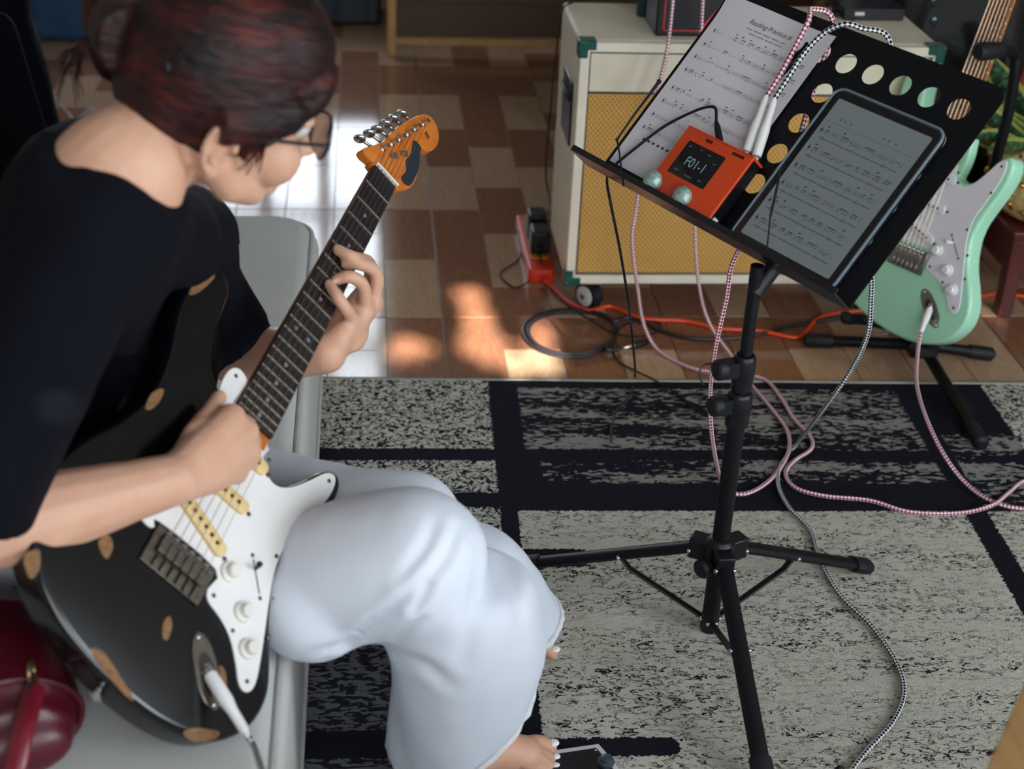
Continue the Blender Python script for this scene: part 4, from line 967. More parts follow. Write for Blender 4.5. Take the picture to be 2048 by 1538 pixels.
for sx in (-7.5, 9.0):
    a = WM((sx, -15.0, -4.6)); b_ = WM((sx * 1.05, -17.4, -4.4)); c_ = WM((sx * 1.05, -17.6, .8)); d_ = WM((sx * 1.05, -16.4, 1.6))
    MB().tube(catmull([hubp, (hubp + a) / 2 + A([0, .02, -.01]), b_, c_, d_], 5), .011, 10).build('cradle_arm', M_rubber, gs)
# ================================================================== BENCH
M_fab = mat('grey_upholstery', '#bfc0bf', .85, var=.05, vscale=12, bump=.35, bscale=900, spec=.2)
M_fab2 = mat('grey_upholstery_side', '#c3c4c3', .85, var=.05, vscale=12, bump=.35, bscale=900, spec=.2)
bench = thing('upholstered_bench', 'long low bench upholstered in pale grey fabric under the player', 'bench', (-.42, 1.55, 0))
BXF, BXB, BYN, BYF, BZ = -.104, -.78, .55, 2.575, .306
def rr3(x0, x1, y0, y1, r, n=7): return rr(x0, x1, y0, y1, r, n)
w = MB(); w.prism(rr3(BXB, BXF, BYN, BYF, .07), BZ - .04, BZ, lambda p: p, .022, 4); w.build('seat_top', M_fab, bench, ang=60)
w = MB(); w.prism(rr3(BXB - .012, BXF + .014, BYN - .012, BYF + .012, .08), .035, BZ - .02, lambda p: p, .02, 4); w.build('base', M_fab2, bench, ang=60)
o = rr3(BXB - .002, BXF + .003, BYN - .002, BYF + .003, .072)
w = MB(); w.tube([(q[0], q[1], BZ - .016) for q in o + o[:1]], .0042, 8); w.build('piping', mat('piping_fabric', '#b2b2b0', .8), bench)
o = rr3(BXB - .014, BXF + .016, BYN - .014, BYF + .014, .082)
w = MB(); w.tube([(q[0], q[1], .05) for q in o + o[:1]], .004, 8); w.build('lower_piping', mat('piping_fabric', '#b2b2b0'), bench)
for x in (BXB + .08, BXF - .08):
    for y in (BYN + .1, BYF - .1): MB().lathe((x, y, 0), (0, 0, 1), [(.018, 0), (.024, .04)], 12).build('foot', M_black, bench)

# ================================================================== PERSON
MESHB = {}
def ellR(f, l, u): return A([f, l, u]).T
hf = unit(A([.90, .36, -.25])); hu = unit(A([0, 0, 1]) - (hf[2]) * hf); hl = np.cross(hu, hf)
_ti = math.radians(12); hu, hl = math.cos(_ti) * hu - math.sin(_ti) * hl, math.cos(_ti) * hl + math.sin(_ti) * hu
HR_ = ellR(hf, hl, hu)
ear_w = at(440, 292, 1.36); HC = ear_w + hl * .074 + hu * .008 + hf * .010
Hd = lambda x, y, z: HC + HR_ @ A([x, y, z])
def gbp(px, py, z): return pln(px, py, A(GB_T) + A(GB_R)[:, 2] * z * .01, A(GB_R)[:, 2])
bd = MB()
def lim(pts, rad, n=14, sub=5, up=None):
    P = catmull(pts, sub); R_ = []
    m = len(rad) - 1
    for i in range(len(P)):
        s = i / (len(P) - 1) * m; k = min(int(s), m - 1); f = s - k
        ra, rb = rad[k], rad[k + 1]
        if isinstance(ra, tuple): R_.append((ra[0] * (1 - f) + rb[0] * f, ra[1] * (1 - f) + rb[1] * f))
        else: R_.append(ra * (1 - f) + rb * f)
    return P, R_
def limb(mb, pts, rad, n=14, sub=5, up=None, caps=True):
    P, R_ = lim(pts, rad, n, sub, up); mb.tube(P, R_, n, up=up)
    if caps:
        for p, r in ((P[0], R_[0]), (P[-1], R_[-1])):
            r_ = r if not isinstance(r, tuple) else min(r); mb.ell(p, (r_, r_, r_), nu=14, nv=8)
# head
bd.ell(Hd(-.004, 0, .03), (.086, .073, .086), HR_, 28, 18)
bd.ell(Hd(.034, 0, -.018), (.060, .057, .076), HR_, 28, 18)
bd.ell(Hd(.064, 0, -.076), (.026, .026, .020), HR_)
for s in (-1, 1):
    bd.tube([Hd(-.002, s * .052, -.036), Hd(.02, s * .045, -.062), Hd(.055, s * .022, -.078)], [.021, .02, .019], 12); bd.ell(Hd(-.002, s * .052, -.036), (.021,) * 3)
    bd.ell(Hd(.062, s * .033, -.035), (.028, .026, .03), HR_)
    bd.ell(Hd(.078, s * .03, .012), (.014, .022, .008), HR_)
    # ear: helix ring, lobe, concha plate
    e0 = lambda a, r1=.015, r2=.025: Hd(-.008 + r1 * math.cos(a) - .004, s * (.078 + .006 * (1 - math.cos(a)) * .5), -.008 + r2 * math.sin(a))
    bd.tube([e0(a) for a in np.linspace(-.2, 4.9, 18)], .0045, 8); bd.ell(e0(4.5), (.007, .005, .008), HR_); bd.ell(Hd(-.010, s * .070, -.010), (.013, .006, .021), HR_)
    bd.tube([e0(a, .008, .014) for a in np.linspace(.5, 3.4, 10)], .003, 6)
bd.tube([Hd(.088, 0, .004), Hd(.097, 0, -.016), Hd(.106, 0, -.034)], [.008, .009, .012], 12); bd.ell(Hd(.106, 0, -.036), (.011, .013, .010), HR_)
for s in (-1, 1): bd.ell(Hd(.096, s * .010, -.040), (.008, .007, .006), HR_)
bd.ell(Hd(.088, 0, -.052), (.011, .020, .006), HR_); bd.ell(Hd(.086, 0, -.061), (.011, .018, .006), HR_)
# neck and upper back
KC = at(242, 356, 1.365)
limb(bd, [Hd(-.035, 0, -.04), (Hd(-.03, 0, -.06) * .5 + (KC + A([0, 0, .03])) * .5), KC + A([-.005, .005, -.005]), KC + A([-.03, .04, -.06])], [(.056, .054), (.052, .052), (.066, .060), (.075, .085)], 20, up=hf)
# torso core inside the shirt
SH_R, SH_L = at(140, 530, 1.35), at(380, 470, 1.74)
HIP = A([-.42, 1.54, .41]); CH = A([-.365, 1.47, .665])
bd.tube(catmull([HIP, (HIP + CH) / 2 + A([-.01, 0, 0]), CH, KC + A([-.02, .02, -.04])], 5), [(.075, .13)] * 8 + [(.07, .12)] * 5 + [(.06, .07)] * 3, 20, up=(1, -.6, .2))
bd.tube([SH_R, (SH_R + SH_L) / 2 + A([0, 0, .02]), SH_L], [.042, .055, .042], 14); bd.ell(SH_R, (.045,) * 3); bd.ell(SH_L, (.045,) * 3)
# right arm
EL_R = at(-105, 1082, 1.41); WR_R = gbp(352, 958, 4.4)
limb(bd, [SH_R, (SH_R + EL_R) / 2 + A([-.005, -.01, 0]), EL_R], [.044, .042, .037]); limb(bd, [EL_R, EL_R * .6 + WR_R * .4, EL_R * .2 + WR_R * .8, WR_R], [.038, .043, .031, .027])
# left arm
EL_L = at(466, 712, 1.90); WR_L = gbp(652, 706, -2.6)
limb(bd, [SH_L, (SH_L + EL_L) / 2 + A([-.02, .02, 0]), EL_L], [.044, .041, .036]); limb(bd, [EL_L, EL_L * .5 + WR_L * .5, WR_L], [.036, .035, .026])
def fing(pts, r0, r1): limb(bd, pts, [r0, (r0 + r1) / 2 * 1.02, (r0 + r1) / 2, r1], 10, 5)
# right hand: loose fist strumming, back of the hand up
Gp = gbp
mc = [Gp(462, 838, 4.9), Gp(488, 866, 4.6), Gp(494, 902, 4.0), Gp(474, 936, 3.4)]
for m, r0 in zip(mc, (.0165, .0165, .0155, .014)):
    limb(bd, [WR_R * .9 + m * .1, WR_R * .45 + m * .55, m], [.025, .023, r0 * 1.05], 12)
bd.ell(Gp(425, 902, 4.0), (.040, .037, .021), A(GB_R))
fing([mc[0], Gp(497, 850, 3.3), Gp(492, 872, 2.0), Gp(470, 868, 1.6)], .0105, .0082)
fing([mc[1], Gp(507, 884, 2.9), Gp(495, 902, 1.8), Gp(470, 895, 1.8)], .0105, .0082)
fing([mc[2], Gp(504, 918, 2.4), Gp(488, 930, 1.6), Gp(462, 918, 1.9)], .0100, .008)
fing([mc[3], Gp(480, 952, 2.0), Gp(462, 955, 1.5), Gp(445, 940, 1.9)], .0092, .0074)
limb(bd, [Gp(378, 905, 4.0), Gp(398, 862, 3.7), Gp(420, 828, 3.2), Gp(438, 795, 2.6)], [.017, .0145, .0115, .0088], 12)
# left hand fretting
mcl = [Gp(742, 566, .2), Gp(748, 606, .4), Gp(732, 622, .5), Gp(706, 640, .4)]
for m, r0 in zip(mcl, (.0115, .0125, .012, .011)):
    limb(bd, [WR_L * .88 + m * .12, WR_L * .45 + m * .55, m], [.021, .0175, r0], 12)
bd.ell(Gp(702, 660, -1.4), (.026, .034, .016), A(GB_R))
fing([mcl[0], Gp(738, 526, 2.2), Gp(706, 515, 3.0), Gp(676, 500, 1.75)], .0098, .0076)
fing([mcl[1], Gp(752, 548, 2.8), Gp(722, 528, 3.3), Gp(692, 528, 1.75)], .0100, .0078)
fing([mcl[2], Gp(726, 572, 3.0), Gp(700, 553, 3.2), Gp(673, 559, 1.75)], .0098, .0076)
fing([mcl[3], Gp(692, 618, 2.2), Gp(676, 595, 2.7), Gp(658, 568, 1.75)], .0092, .007)
limb(bd, [Gp(678, 690, -2.4), Gp(676, 655, -3.0), Gp(664, 628, -3.0), Gp(646, 606, -2.8)], [.018, .0145, .012, .0095], 12)
# legs (inside the jeans) and bare feet
KN_R, KN_L = A([.060, 1.345, .395]), A([.045, 1.46, .352])
AN_R, AN_L = A([.128, 1.415, .085]), A([.175, 1.645, .08])
for hp, kn, an in ((HIP + A([.02, -.07, 0]), KN_R, AN_R), (HIP + A([.02, .07, 0]), KN_L, AN_L)):
    limb(bd, [hp, (hp + kn) / 2 + A([0, .0, -.05]), kn], [.05, .04, .04]); limb(bd, [kn, kn * .6 + an * .4 + A([-.01, 0, 0]), an], [.035, .04, .028])
def foot(an, tips, heel, ball):
    limb(bd, [an, an * .6 + heel * .4, heel], [.029, .028, .026]); limb(bd, [heel, (heel + ball) / 2 + A([0, 0, .014]), ball], [.025, .027, .024]); limb(bd, [an, ball + A([-.02, 0, .012])], [.027, .021])
    bt = [ball + (t - ball) * .1 + A([0, (t[1] - ball[1]) * .55, 0]) for t in tips]
    for t, b_, r in zip(tips, bt, (.0115, .0085, .008, .0075, .007)):
        limb(bd, [b_, (b_ + t) / 2 + A([0, 0, .006]), t], [r * 1.15, r, r * .9], 10)
RT = .012
tipsR = [gz(1100, 1494, RT + .012), gz(1106, 1519, RT + .01), gz(1106, 1536, RT + .009), gz(1098, 1552, RT + .008), gz(1086, 1566, RT + .008)]
foot(AN_R, tipsR, A([.092, 1.405, .034]), A([.196, 1.425, .036]))
tipsL = [gz(1104, 1306, RT + .012), gz(1100, 1278, RT + .01), gz(1092, 1262, RT + .009), gz(1082, 1248, RT + .008), gz(1070, 1236, RT + .008)]
foot(AN_L, tipsL, A([.140, 1.672, .034]), A([.220, 1.672, .036]))
person = thing('person', 'person in black t-shirt and pale jeans seated playing a black guitar', 'person', (HIP[0], HIP[1], .34))
def skin_mat():
    t = NT('skin'); co = t.coord(); n = t.noise(co, 28.0, 3); n2 = t.noise(co, 240.0, 2)
    col = t.mix(n, lin('#c3927a'), lin('#d4aa92')); t.bump(n2, .12, .0006)
    t.b.inputs['Subsurface Weight'].default_value = .12; t.b.inputs['Subsurface Radius'].default_value = (.012, .005, .003); t.b.inputs['Subsurface Scale'].default_value = .6
    return t.fin(col, .48, spec=.4)
M_skin = skin_mat()
body = link('body', remesh(bd, .0032, 3, .5), M_skin, person)
# nails, closed eyelids/brows
nails = MB(); M_nail = mat('white_nail_polish', '#eceaf0', .2, spec=.7)
for tips in (tipsR, tipsL):
    for t, r in zip(tips, (.0085, .0062, .0058, .0054, .005)): nails.ell(t + A([.003, 0, r * .85]), (r * 1.05, r * .85, r * .45), nu=12, nv=8)
nails.build('toenail', M_nail, person)
brow = MB(); M_hairdark = mat('dark_brow', '#1c0f0d', .7)
for s in (-1, 1): brow.tube([Hd(.090, s * .016, .024), Hd(.086, s * .034, .029), Hd(.070, s * .048, .024)], [.002, .0028, .0015], 6)
brow.build('eyebrow', M_hairdark, person)
for s in (-1, 1):
    e = MB(); e.ell(Hd(.079, s * .030, .0), (.012, .012, .011), HR_, 16, 10); ey = e.build('eye', mat('eye_white', '#d8d4d0', .2), person)
    e = MB(); e.lathe(Hd(.0905, s * .030, -.003), hf, [(.005, -.001), (.005, .0006), (.002, .0012)], 14); e.build('iris', mat('dark_iris', '#20120c', .15), ey)
# hair: cap, nape, gathered bun and loose strands
hr_ = MB()
hr_.ell(Hd(-.003, 0, .040), (.094, .086, .094), HR_, 30, 18)
hr_.ell(Hd(.036, 0, .066), (.066, .072, .062), HR_, 24, 14)
hr_.ell(Hd(-.044, 0, .010), (.052, .070, .060), HR_, 24, 14)
for s in (-1, 1):
    hr_.tube(catmull([Hd(.088, s * .035, .066), Hd(.070, s * .064, .045), Hd(.030, s * .079, .030), Hd(-.02, s * .082, .018)], 5), [(.014, .013)] * 8 + [(.022, .018)] * 8, 12, up=hu)
    hr_.tube(catmull([Hd(.028, s * .077, .024), Hd(.020, s * .076, .002), Hd(.016, s * .072, -.022)], 4), [.010] * 3 + [.007] * 3 + [.004] * 3, 10)
bun0 = at(262, 70, 1.43); bun1 = at(232, 30, 1.44)
hr_.tube(catmull([Hd(-.085, 0, .045), (Hd(-.10, 0, .06) + bun0) / 2, bun0], 4), [.036] * 5 + [.03] * 4, 14); hr_.ell(bun0, (.034, .036, .040)); hr_.ell(bun1, (.034, .032, .042)); hr_.ell(at(222, 92, 1.44), (.022, .024, .036))
me_h = remesh(hr_, .004, 5, .5)
def hair_mat():
    t = NT('auburn_hair'); co = t.coord(); rm = t.mapping(co, (1, 1, 1)); vr = t.node('ShaderNodeVectorRotate'); vr.rotation_type = 'EULER_XYZ'; t.link(rm, vr.inputs['Vector'])
    e = Matrix([[HR_[j][i] for j in range(3)] for i in range(3)]).to_euler(); vr.inputs['Rotation'].default_value = e
    m2 = t.mapping(vr.outputs[0], (26, 60, 150)); n = t.noise(m2, 1.0, 4, .6, .6); m3 = t.mapping(vr.outputs[0], (10, 18, 34)); n3 = t.noise(m3, 1.0, 2, .5, .4)
    col = t.ramp(t.math('ADD', t.math('MULTIPLY', n, .5), t.math('MULTIPLY', n3, .5)), [(.38, lin('#0a0508')), (.52, lin('#2a0d0f')), (.70, lin('#5a2015'))])
    t.bump(n, .8, .004); return t.fin(col, .5, spec=.3)
M_hair = hair_mat()
hair = link('hair', me_h, M_hair, person)
hs = MB(); rs = random.Random(5)
for k in range(16):
    b0_ = at(225 + rs.uniform(-12, 12), 35 + rs.uniform(-30, 40), 1.43 + rs.uniform(-.02, .02)); ex = rs.uniform(112, 170); ey = rs.uniform(120, 215)
    hs.tube(catmull([b0_, at(185 + rs.uniform(-14, 10), 70 + rs.uniform(-10, 20), 1.43), at((ex + 165) / 2 - 8, (ey + 80) / 2, 1.43), at(ex, ey, 1.42)], 5), [.0022 - .0017 * i / 15 for i in range(16)], 5)
for k in range(10):
    hs.tube(catmull([Hd(.02 + rs.uniform(-.01, .01), -.080, .03), Hd(.03, -.079, 0.005 + rs.uniform(-.01, .01)), Hd(.024 + rs.uniform(-.012, .012), -.072, -.03 + rs.uniform(-.012, .01))], 4), .0008, 4)
stuff(hs.build('loose_strands', M_hair, hair))
cl = MB(); cb, ct = at(330, 66, 1.315), at(336, -40, 1.33); u_ = unit(ct - cb); cl.tube([cb - u_ * .004, cb, ct], [(.010, .004), (.013, .007), (.015, .009)], 12, up=RIGHT)
cl.tube(catmull([at(338, 70, 1.313), at(336, 100, 1.308), at(337, 140, 1.308)], 4), .0022, 6); cl.build('hair_clip', mat('navy_clip', '#0d1a24', .35), person)

# glasses
gl = thing('eyeglasses', 'dark framed eyeglasses worn by the seated player', 'glasses', Hd(.1, 0, 0))
M_gfr = mat('dark_glasses_frame', '#23202a', .3)
t_ = NT('lens_glass_clear'); t_.b.inputs['Transmission Weight'].default_value = .9
M_lens = t_.fin(lin('#cfd8cf'), .03, IOR=1.25, spec=.8)
for s in (-1, 1):
    o = [Hd(.106 - .006 * abs(math.cos(a)), s * (.0345 + .027 * math.cos(a) * (1 if math.sin(a) > -.2 else .93)), -.004 + .0215 * math.sin(a)) for a in np.linspace(0, 2 * math.pi, 25)]
    r = MB(); r.tube(o, .0019, 8); fr_ = r.build('rim', M_gfr, gl)
    c0 = sum(o[:-1]) / 24; ln_ = MB(); n_ = len(o) - 1
    ln_.add([p + hf * .0006 for p in o[:-1]] + [p - hf * .0006 for p in o[:-1]], [tuple(range(n_)), tuple(range(2 * n_ - 1, n_ - 1, -1))] + [(i, (i + 1) % n_, n_ + (i + 1) % n_, n_ + i) for i in range(n_)]); ln_.build('lens', M_lens, fr_)
    r = MB(); r.tube(catmull([Hd(.100, s * .0615, .004), Hd(.088, s * .073, .006), Hd(.04, s * .080, .008), Hd(-.005, s * .083, .010), Hd(-.026, s * .080, -.012)], 4), [(.0022, .0013)] * 17, 8, up=hu); r.build('temple_arm', M_gfr, gl)
r = MB(); r.tube(catmull([Hd(.105, .009, .003), Hd(.109, 0, .006), Hd(.105, -.009, .003)], 4), .0016, 8); r.build('bridge', M_gfr, gl)

# t-shirt
sh = MB(); ax = unit(SH_L - SH_R)
sag = unit(A([.80, -.55, .2]))
tor = [HIP + A([-.01, .0, -.07]), HIP + A([0, -.01, .04]), (HIP + CH) / 2 + A([-.005, -.005, .01]), CH, CH * .45 + ((SH_R + SH_L) / 2) * .55 + A([-.01, .01, .02]), KC + A([-.030, .012, -.045]), KC + A([-.004, .0, .006])]
P, R_ = lim(tor, [(.105, .165), (.105, .17), (.10, .165), (.098, .165), (.10, .145), (.086, .094), (.074, .074)], sub=5)
sh.tube(P, R_, 28, up=sag)
limb(sh, [SH_R + A([-.02, .02, -.02]), A([-.375, 1.335, .64]), A([-.43, 1.42, .48])], [.065, .085, .09], 20); sh.ell(at(275, 715, 1.77), (.10, .12, .13), nu=24, nv=14); SL_R = EL_R * .87 + SH_R * .13 + A([0, .0, .0]); SL_L = EL_L * .88 + SH_L * .12
for s_, m_, e_ in ((SH_R, (SH_R + SL_R) / 2 + A([-.005, -.005, 0]), SL_R), (SH_L, (SH_L + SL_L) / 2 + A([-.02, .02, 0]), SL_L)):
    d_ = unit(e_ - m_); PP, RRr = lim([s_ * .8 + KC * .2 + A([0, 0, -.012]), s_ + A([0, 0, -.004]), m_, e_], [.06, .064, .070, .068] if s_ is SH_R else [.056, .056, .060, .064], sub=5); sh.tube(PP, RRr, 18); sh.ell(s_ * .8 + KC * .2 + A([0, 0, -.012]), (.056,) * 3); sh.ell(s_, (.056,) * 3)
sh.tube(catmull([SH_R, KC * .62 + SH_R * .38 + A([.004, -.004, -.006]), KC * .6 + SH_L * .4 + A([-.01, 0, -.035]), SH_L], 5), .060, 14)
me_s = remesh(sh, .006, 14, .5)
displace(me_s, lambda x, y, z: noise.noise(Vector((x * 11 + y * 5, y * 11, z * 6))) * .005 + noise.noise(Vector((x * 26, y * 26 + z * 9, z * 12))) * .0025)
M_tee = mat('black_cotton', '#070913', .9, var=.15, spec=.15, bump=.3, bscale=1200)
tee = link('t_shirt', me_s, M_tee, person, ang=180)

# jeans: wide flared legs with folds
jn = MB()
jr, jl = HIP + A([.0, -.085, -.005]), HIP + A([.0, .085, -.005])
for path, rad in (([jr, A([-.2, 1.48, .345]), A([-.085, 1.42, .345]), A([-.015, 1.355, .385]), A([.048, 1.336, .408])], [.085, .066, .070, .084, .084]),
                  ([jl, A([-.2, 1.60, .34]), A([-.06, 1.512, .352]), A([.01, 1.462, .370]), A([.045, 1.452, .375])], [.08, .065, .068, .068, .068])):
    PP, RRr = lim(path, rad, sub=6); jn.tube(PP, RRr, 24)
    for p_, r_ in ((PP[0], RRr[0]), (PP[-1], RRr[-1])): jn.ell(p_, (r_,) * 3, nu=24, nv=14)
jn.ell((-.062, 1.338, .352), (.072, .068, .062), nu=24, nv=14); jn.ell(HIP + A([-.03, 0.02, -.02]), (.115, .155, .07), nu=24, nv=14)
# lower legs: rings given by centre, long axis, half sizes
def leg_tube(mb, rings, n=32):
    vs = []; C = catmull([A(r[0]) for r in rings], 6); m = len(C)
    def lerp(k, s):
        m_ = len(rings) - 1; q = s * m_; i = min(int(q), m_ - 1); f = q - i; return A(rings[i][k]) * (1 - f) + A(rings[i + 1][k]) * f
    for i, c in enumerate(C):
        s = i / (m - 1); a, b_ = lerp(1, s), lerp(2, s)
        for k in range(n): th = 2 * math.pi * k / n; vs.append(c + a * math.cos(th) + b_ * math.sin(th))
    fs = [(i * n + k, i * n + (k + 1) % n, (i + 1) * n + (k + 1) % n, (i + 1) * n + k) for i in range(m - 1) for k in range(n)] + [tuple(range(n - 1, -1, -1)), tuple(range((m - 1) * n, m * n))]
    mb.add(vs, fs); return vs[-n:]
hemR = leg_tube(jn, [((.054, 1.338, .410), (.080, 0, -.030), (0, .082, 0)), ((.100, 1.350, .335), (.086, .008, .030), (0, .088, 0)), ((.116, 1.375, .230), (.092, .012, .045), (-.008, .100, 0)), ((.112, 1.412, .135), (.092, .020, .060), (-.015, .120, .0))])
hemL = leg_tube(jn, [((.048, 1.455, .378), (.068, 0, -.03), (0, .068, 0)), ((.105, 1.49, .30), (.068, .0, .02), (0, .07, 0)), ((.15, 1.55, .19), (.075, .0, .03), (0, .075, 0)), ((.185, 1.605, .095), (.078, 0, .03), (.0, .085, 0))])
me_j = remesh(jn, .005, 30, .5)
from mathutils.bvhtree import BVHTree
bv = BVHTree.FromPolygons([v.co.copy() for v in me_j.vertices], [list(p.vertices) for p in me_j.polygons])
CREASE = []
for pts, dep, wid in (([(915, 1055), (885, 1120), (820, 1190), (740, 1250), (650, 1315)], .0062, .0075), ([(868, 1045), (850, 1095), (800, 1160)], .003, .008), ([(862, 1172), (845, 1195), (826, 1216)], .006, .006), ([(846, 1238), (815, 1258), (788, 1278)], .0045, .006), ([(960, 1100), (950, 1200), (925, 1330)], .003, .012), ([(1000, 1120), (1035, 1200), (1050, 1290)], .003, .011), ([(800, 1320), (850, 1330), (900, 1370)], .004, .012), ([(700, 1290), (640, 1300), (575, 1320)], .003, .008)):
    L_ = []
    for p in catmull([(q[0], q[1], 0) for q in pts], 7):
        hit = bv.ray_cast(Vector(CPOS), Vector(ray(p[0], p[1])).normalized())[0]
        if hit is not None: L_.append(tuple(hit))
    if len(L_) > 2: CREASE.append((np.array(L_), dep, wid))
def folds(x, y, z):
    c = np.array((x, y, z)); f = 0.0
    for L_, dep, wid in CREASE:
        dd = ((L_ - c) ** 2).sum(1); i = int(dd.argmin()); d = math.sqrt(dd[i])
        if d < wid * 4:
            e = math.sin(math.pi * (i + 1) / (len(L_) + 1)) ** .5; f += dep * e * (-math.exp(-(d / wid) ** 2) + .55 * math.exp(-((d - wid * 1.7) / (wid * 1.1)) ** 2))
    if x > 0: f += math.sin(math.atan2(y - 1.40, x - .12) * 6 + 1.5 * noise.noise(Vector((x * 5, y * 5, z * 5)))) * .0032 * max(0, min(1, (.28 - z) / .2))
    return f + noise.noise(Vector((x * 9, y * 9, z * 9))) * .0035 + noise.noise(Vector((x * 24, y * 24, z * 24))) * .0012
displace(me_j, folds)
def denim():
    t = NT('pale_denim'); co = t.coord(); n = t.noise(co, 9.0, 3); n2 = t.noise(t.mapping(co, (900, 900, 900)), 1.0, 1)
    col = t.mix(n, lin('#c8d2e1'), lin('#dfe3ec')); col = t.mix(t.math('MULTIPLY', n2, .10), col, lin('#8ea3c0')); t.bump(n2, .15, .0005)
    return t.fin(col, .85, spec=.15)
jeans = link('jeans', me_j, denim(), person, ang=180)
for hem in (hemR, hemL):
    q = MB(); P = []
    hc_ = sum(A(p) for p in hem) / len(hem)
    for i, p in enumerate(catmull(hem[::2], 4, True)): P.append(hc_ + (A(p) - hc_) * .965 + A([noise.noise(Vector((i * .7, 0, 1))), noise.noise(Vector((i * .7, 5, 1))), noise.noise(Vector((i * .9, 9, 1)))]) * .003)
    q.tube(P + [P[0]], [.0042 + .0015 * noise.noise(Vector((i * .9, 2, 2))) for i in range(len(P) + 1)], 8)
    q.build('frayed_hem', mat('frayed_cotton', '#dcdde4', .95, var=.2, vscale=300, bump=.9, bscale=500), jeans)
# ================================================================== REMAINING CABLES
# black guitar lead: plug in its jack, then down past the bench and back to the stand
jb = JB((.1, 0, .3)); jd = unit(gbp(462, 1420, 3.2) - jb)
jb_l = np.linalg.norm(gbp(490, 1462, 3.6) - jb)
ebk = plug('jack_plug', 'white jack plug in the black guitar', jb + jd * .004, gbp(490, 1462, 3.6) - jb, jb_l, .0072)
fl_bw[-2:] = [gz(560, 1620, .36), gz(528, 1548, .40), ebk + (ebk - jb) * .2]
fl_bw = fl_bw[:-5] + [A([.02, 1.02, .10]), A([-.02, 1.0, .25])] + fl_bw[-3:] + [ebk]
cable('guitar_cable', 'black and white braided cable from the orange processor to the black guitar', 'cable', fl_bw, .0036, M_bw)
# mint guitar lead
jm = JM((.1, 0, .3)); em_t = at(1842, 664, proj(jm)[2] - .012); emk = plug('jack_plug', 'white jack plug in the mint green guitar', jm, em_t - jm, np.linalg.norm(em_t - jm), .0066)
fl_m = [emk, at(1836, 700, 2.80), at(1833, 765, 2.72), at(1850, 830, 2.64), fz(1885, 905, .05), fz(1930, 965, .02), fz(1985, 1003, RR), fz(2060, 1018, RR), fz(2200, 1010, RR), fz(2190, 940, RR), fz(2060, 958, RR), fz(2018, 985, RR), fz(1985, 1010, RR + .006), fz(1920, 1026, RR), fz(1820, 1024, RR), fz(1740, 1001, RR), fz(1650, 992, RR), fz(1592, 976, RR), fz(1571, 948, RR), fz(1588, 922, RR), fz(1622, 898, RR), fz(1620, 872, RR), fz(1588, 838, RR), fz(1562, 796, RR), fz(1525, 757, RR), fz(1450, 748, .006), fz(1380, 735, .005), fz(1318, 702, .005), ay(1288, 650, 2.62), ay(1275, 575, 2.62), ay(1264, 480, 2.63), ay(1272, 420, 2.64), ay(1288, 300, 2.66), ay(1310, 200, 2.68), ay(1334, 100, 2.70), ay(1346, 0, 2.72), ay(1350, -60, 2.76)]
cable('guitar_cable', 'pink and white braided cable from the mint guitar across the rug to the amplifier', 'cable', fl_m, .0036, M_pink)
# thin supply lead of the processor
p_ = dk(16.6, PY1 + .1, 1.7); pd_ = dpx(1428, 218, 2.2) - p_
sp = thing('dc_plug', 'black barrel plug of the thin supply lead in the orange processor', 'plug', p_)
MB().lathe(p_, pd_, [(.0045, 0), (.005, .004), (.0045, .024), (.003, .032), (.002, .036)], 12).build('sleeve', M_rubber, sp)
pe = A(p_) + unit(pd_) * .034
cable('supply_cord', 'thin black supply lead hanging from the left edge of the stand desk', 'cord', [pe, dpx(1431, 217, 2.3), dpx(1415, 214, 2.2), dpx(1385, 224, 1.6), dpx(1330, 252, 1.0), dpx(1270, 297, .8), dpx(1222, 338, .6), dpx(1214, 362, -1), at(1222, 410, 2.12), at(1240, 500, 2.2), at(1256, 600, 2.32), at(1266, 690, 2.5), fz(1270, 748, .012), fz(1262, 785, RR), fz(1236, 818, RR), fz(1224, 850, RR), fz(1222, 884, RR)], .0021, M_rubber)
cable('supply_cord', 'thin black cord curling from the orange power strip across the tiles', 'cord', [(.378, 2.985, .055), (.381, 2.95, .03), fz(1097, 568, .004), fz(1120, 600, .012), fz(1180, 640, .012), fz(1235, 668, .004), fz(1285, 672, .004), fz(1318, 662, .004), fz(1318, 646, .004), fz(1285, 641, .004), fz(1245, 652, .004), fz(1232, 676, .004), fz(1226, 700, .004), fz(1240, 725, .004), fz(1272, 742, .004), fz(1312, 762, RR), fz(1360, 792, RR), fz(1405, 830, RR)], .0019, M_rubber)
cable('supply_cord', 'thin black cord looping from an adapter up the side of the amplifier', 'cord', [(.376, 2.985, .050), fz(1066, 552, .004), fz(1032, 575, .003), fz(1004, 556, .003), fz(1004, 542, .003), fz(1036, 520, .003), fz(1048, 486, .003), fz(1072, 452, .01), fz(1104, 432, .02), (.392, 3.06, .20), (.390, 3.03, .34), (.392, 3.0, .48), (.397, 2.99, .575), (.418, 3.0, .594), (.46, 3.04, .592)], .0019, M_rubber)
oc = [(.382, 2.905, .016), fz(1108, 578, .006), fz(1140, 606, .0055), fz(1180, 621, .006), fz(1222, 613, .0055), fz(1285, 637, .0055), fz(1370, 642, .0055), fz(1440, 657, .0055), fz(1520, 662, .0055), fz(1590, 675, .0055), fz(1612, 662, .0055), fz(1632, 640, .0055), fz(1665, 627, .0055), fz(1730, 620, .0055), fz(1850, 604, .0055), fz(1960, 592, .0055), fz(2005, 586, .0055), fz(2060, 594, .0055), fz(2200, 600, .0055)]
cable('extension_cord', 'orange extension cord running over the tiles past the amplifier', 'cord', oc, .0042, mat('orange_cord', '#e2491d', .45))
lp = []
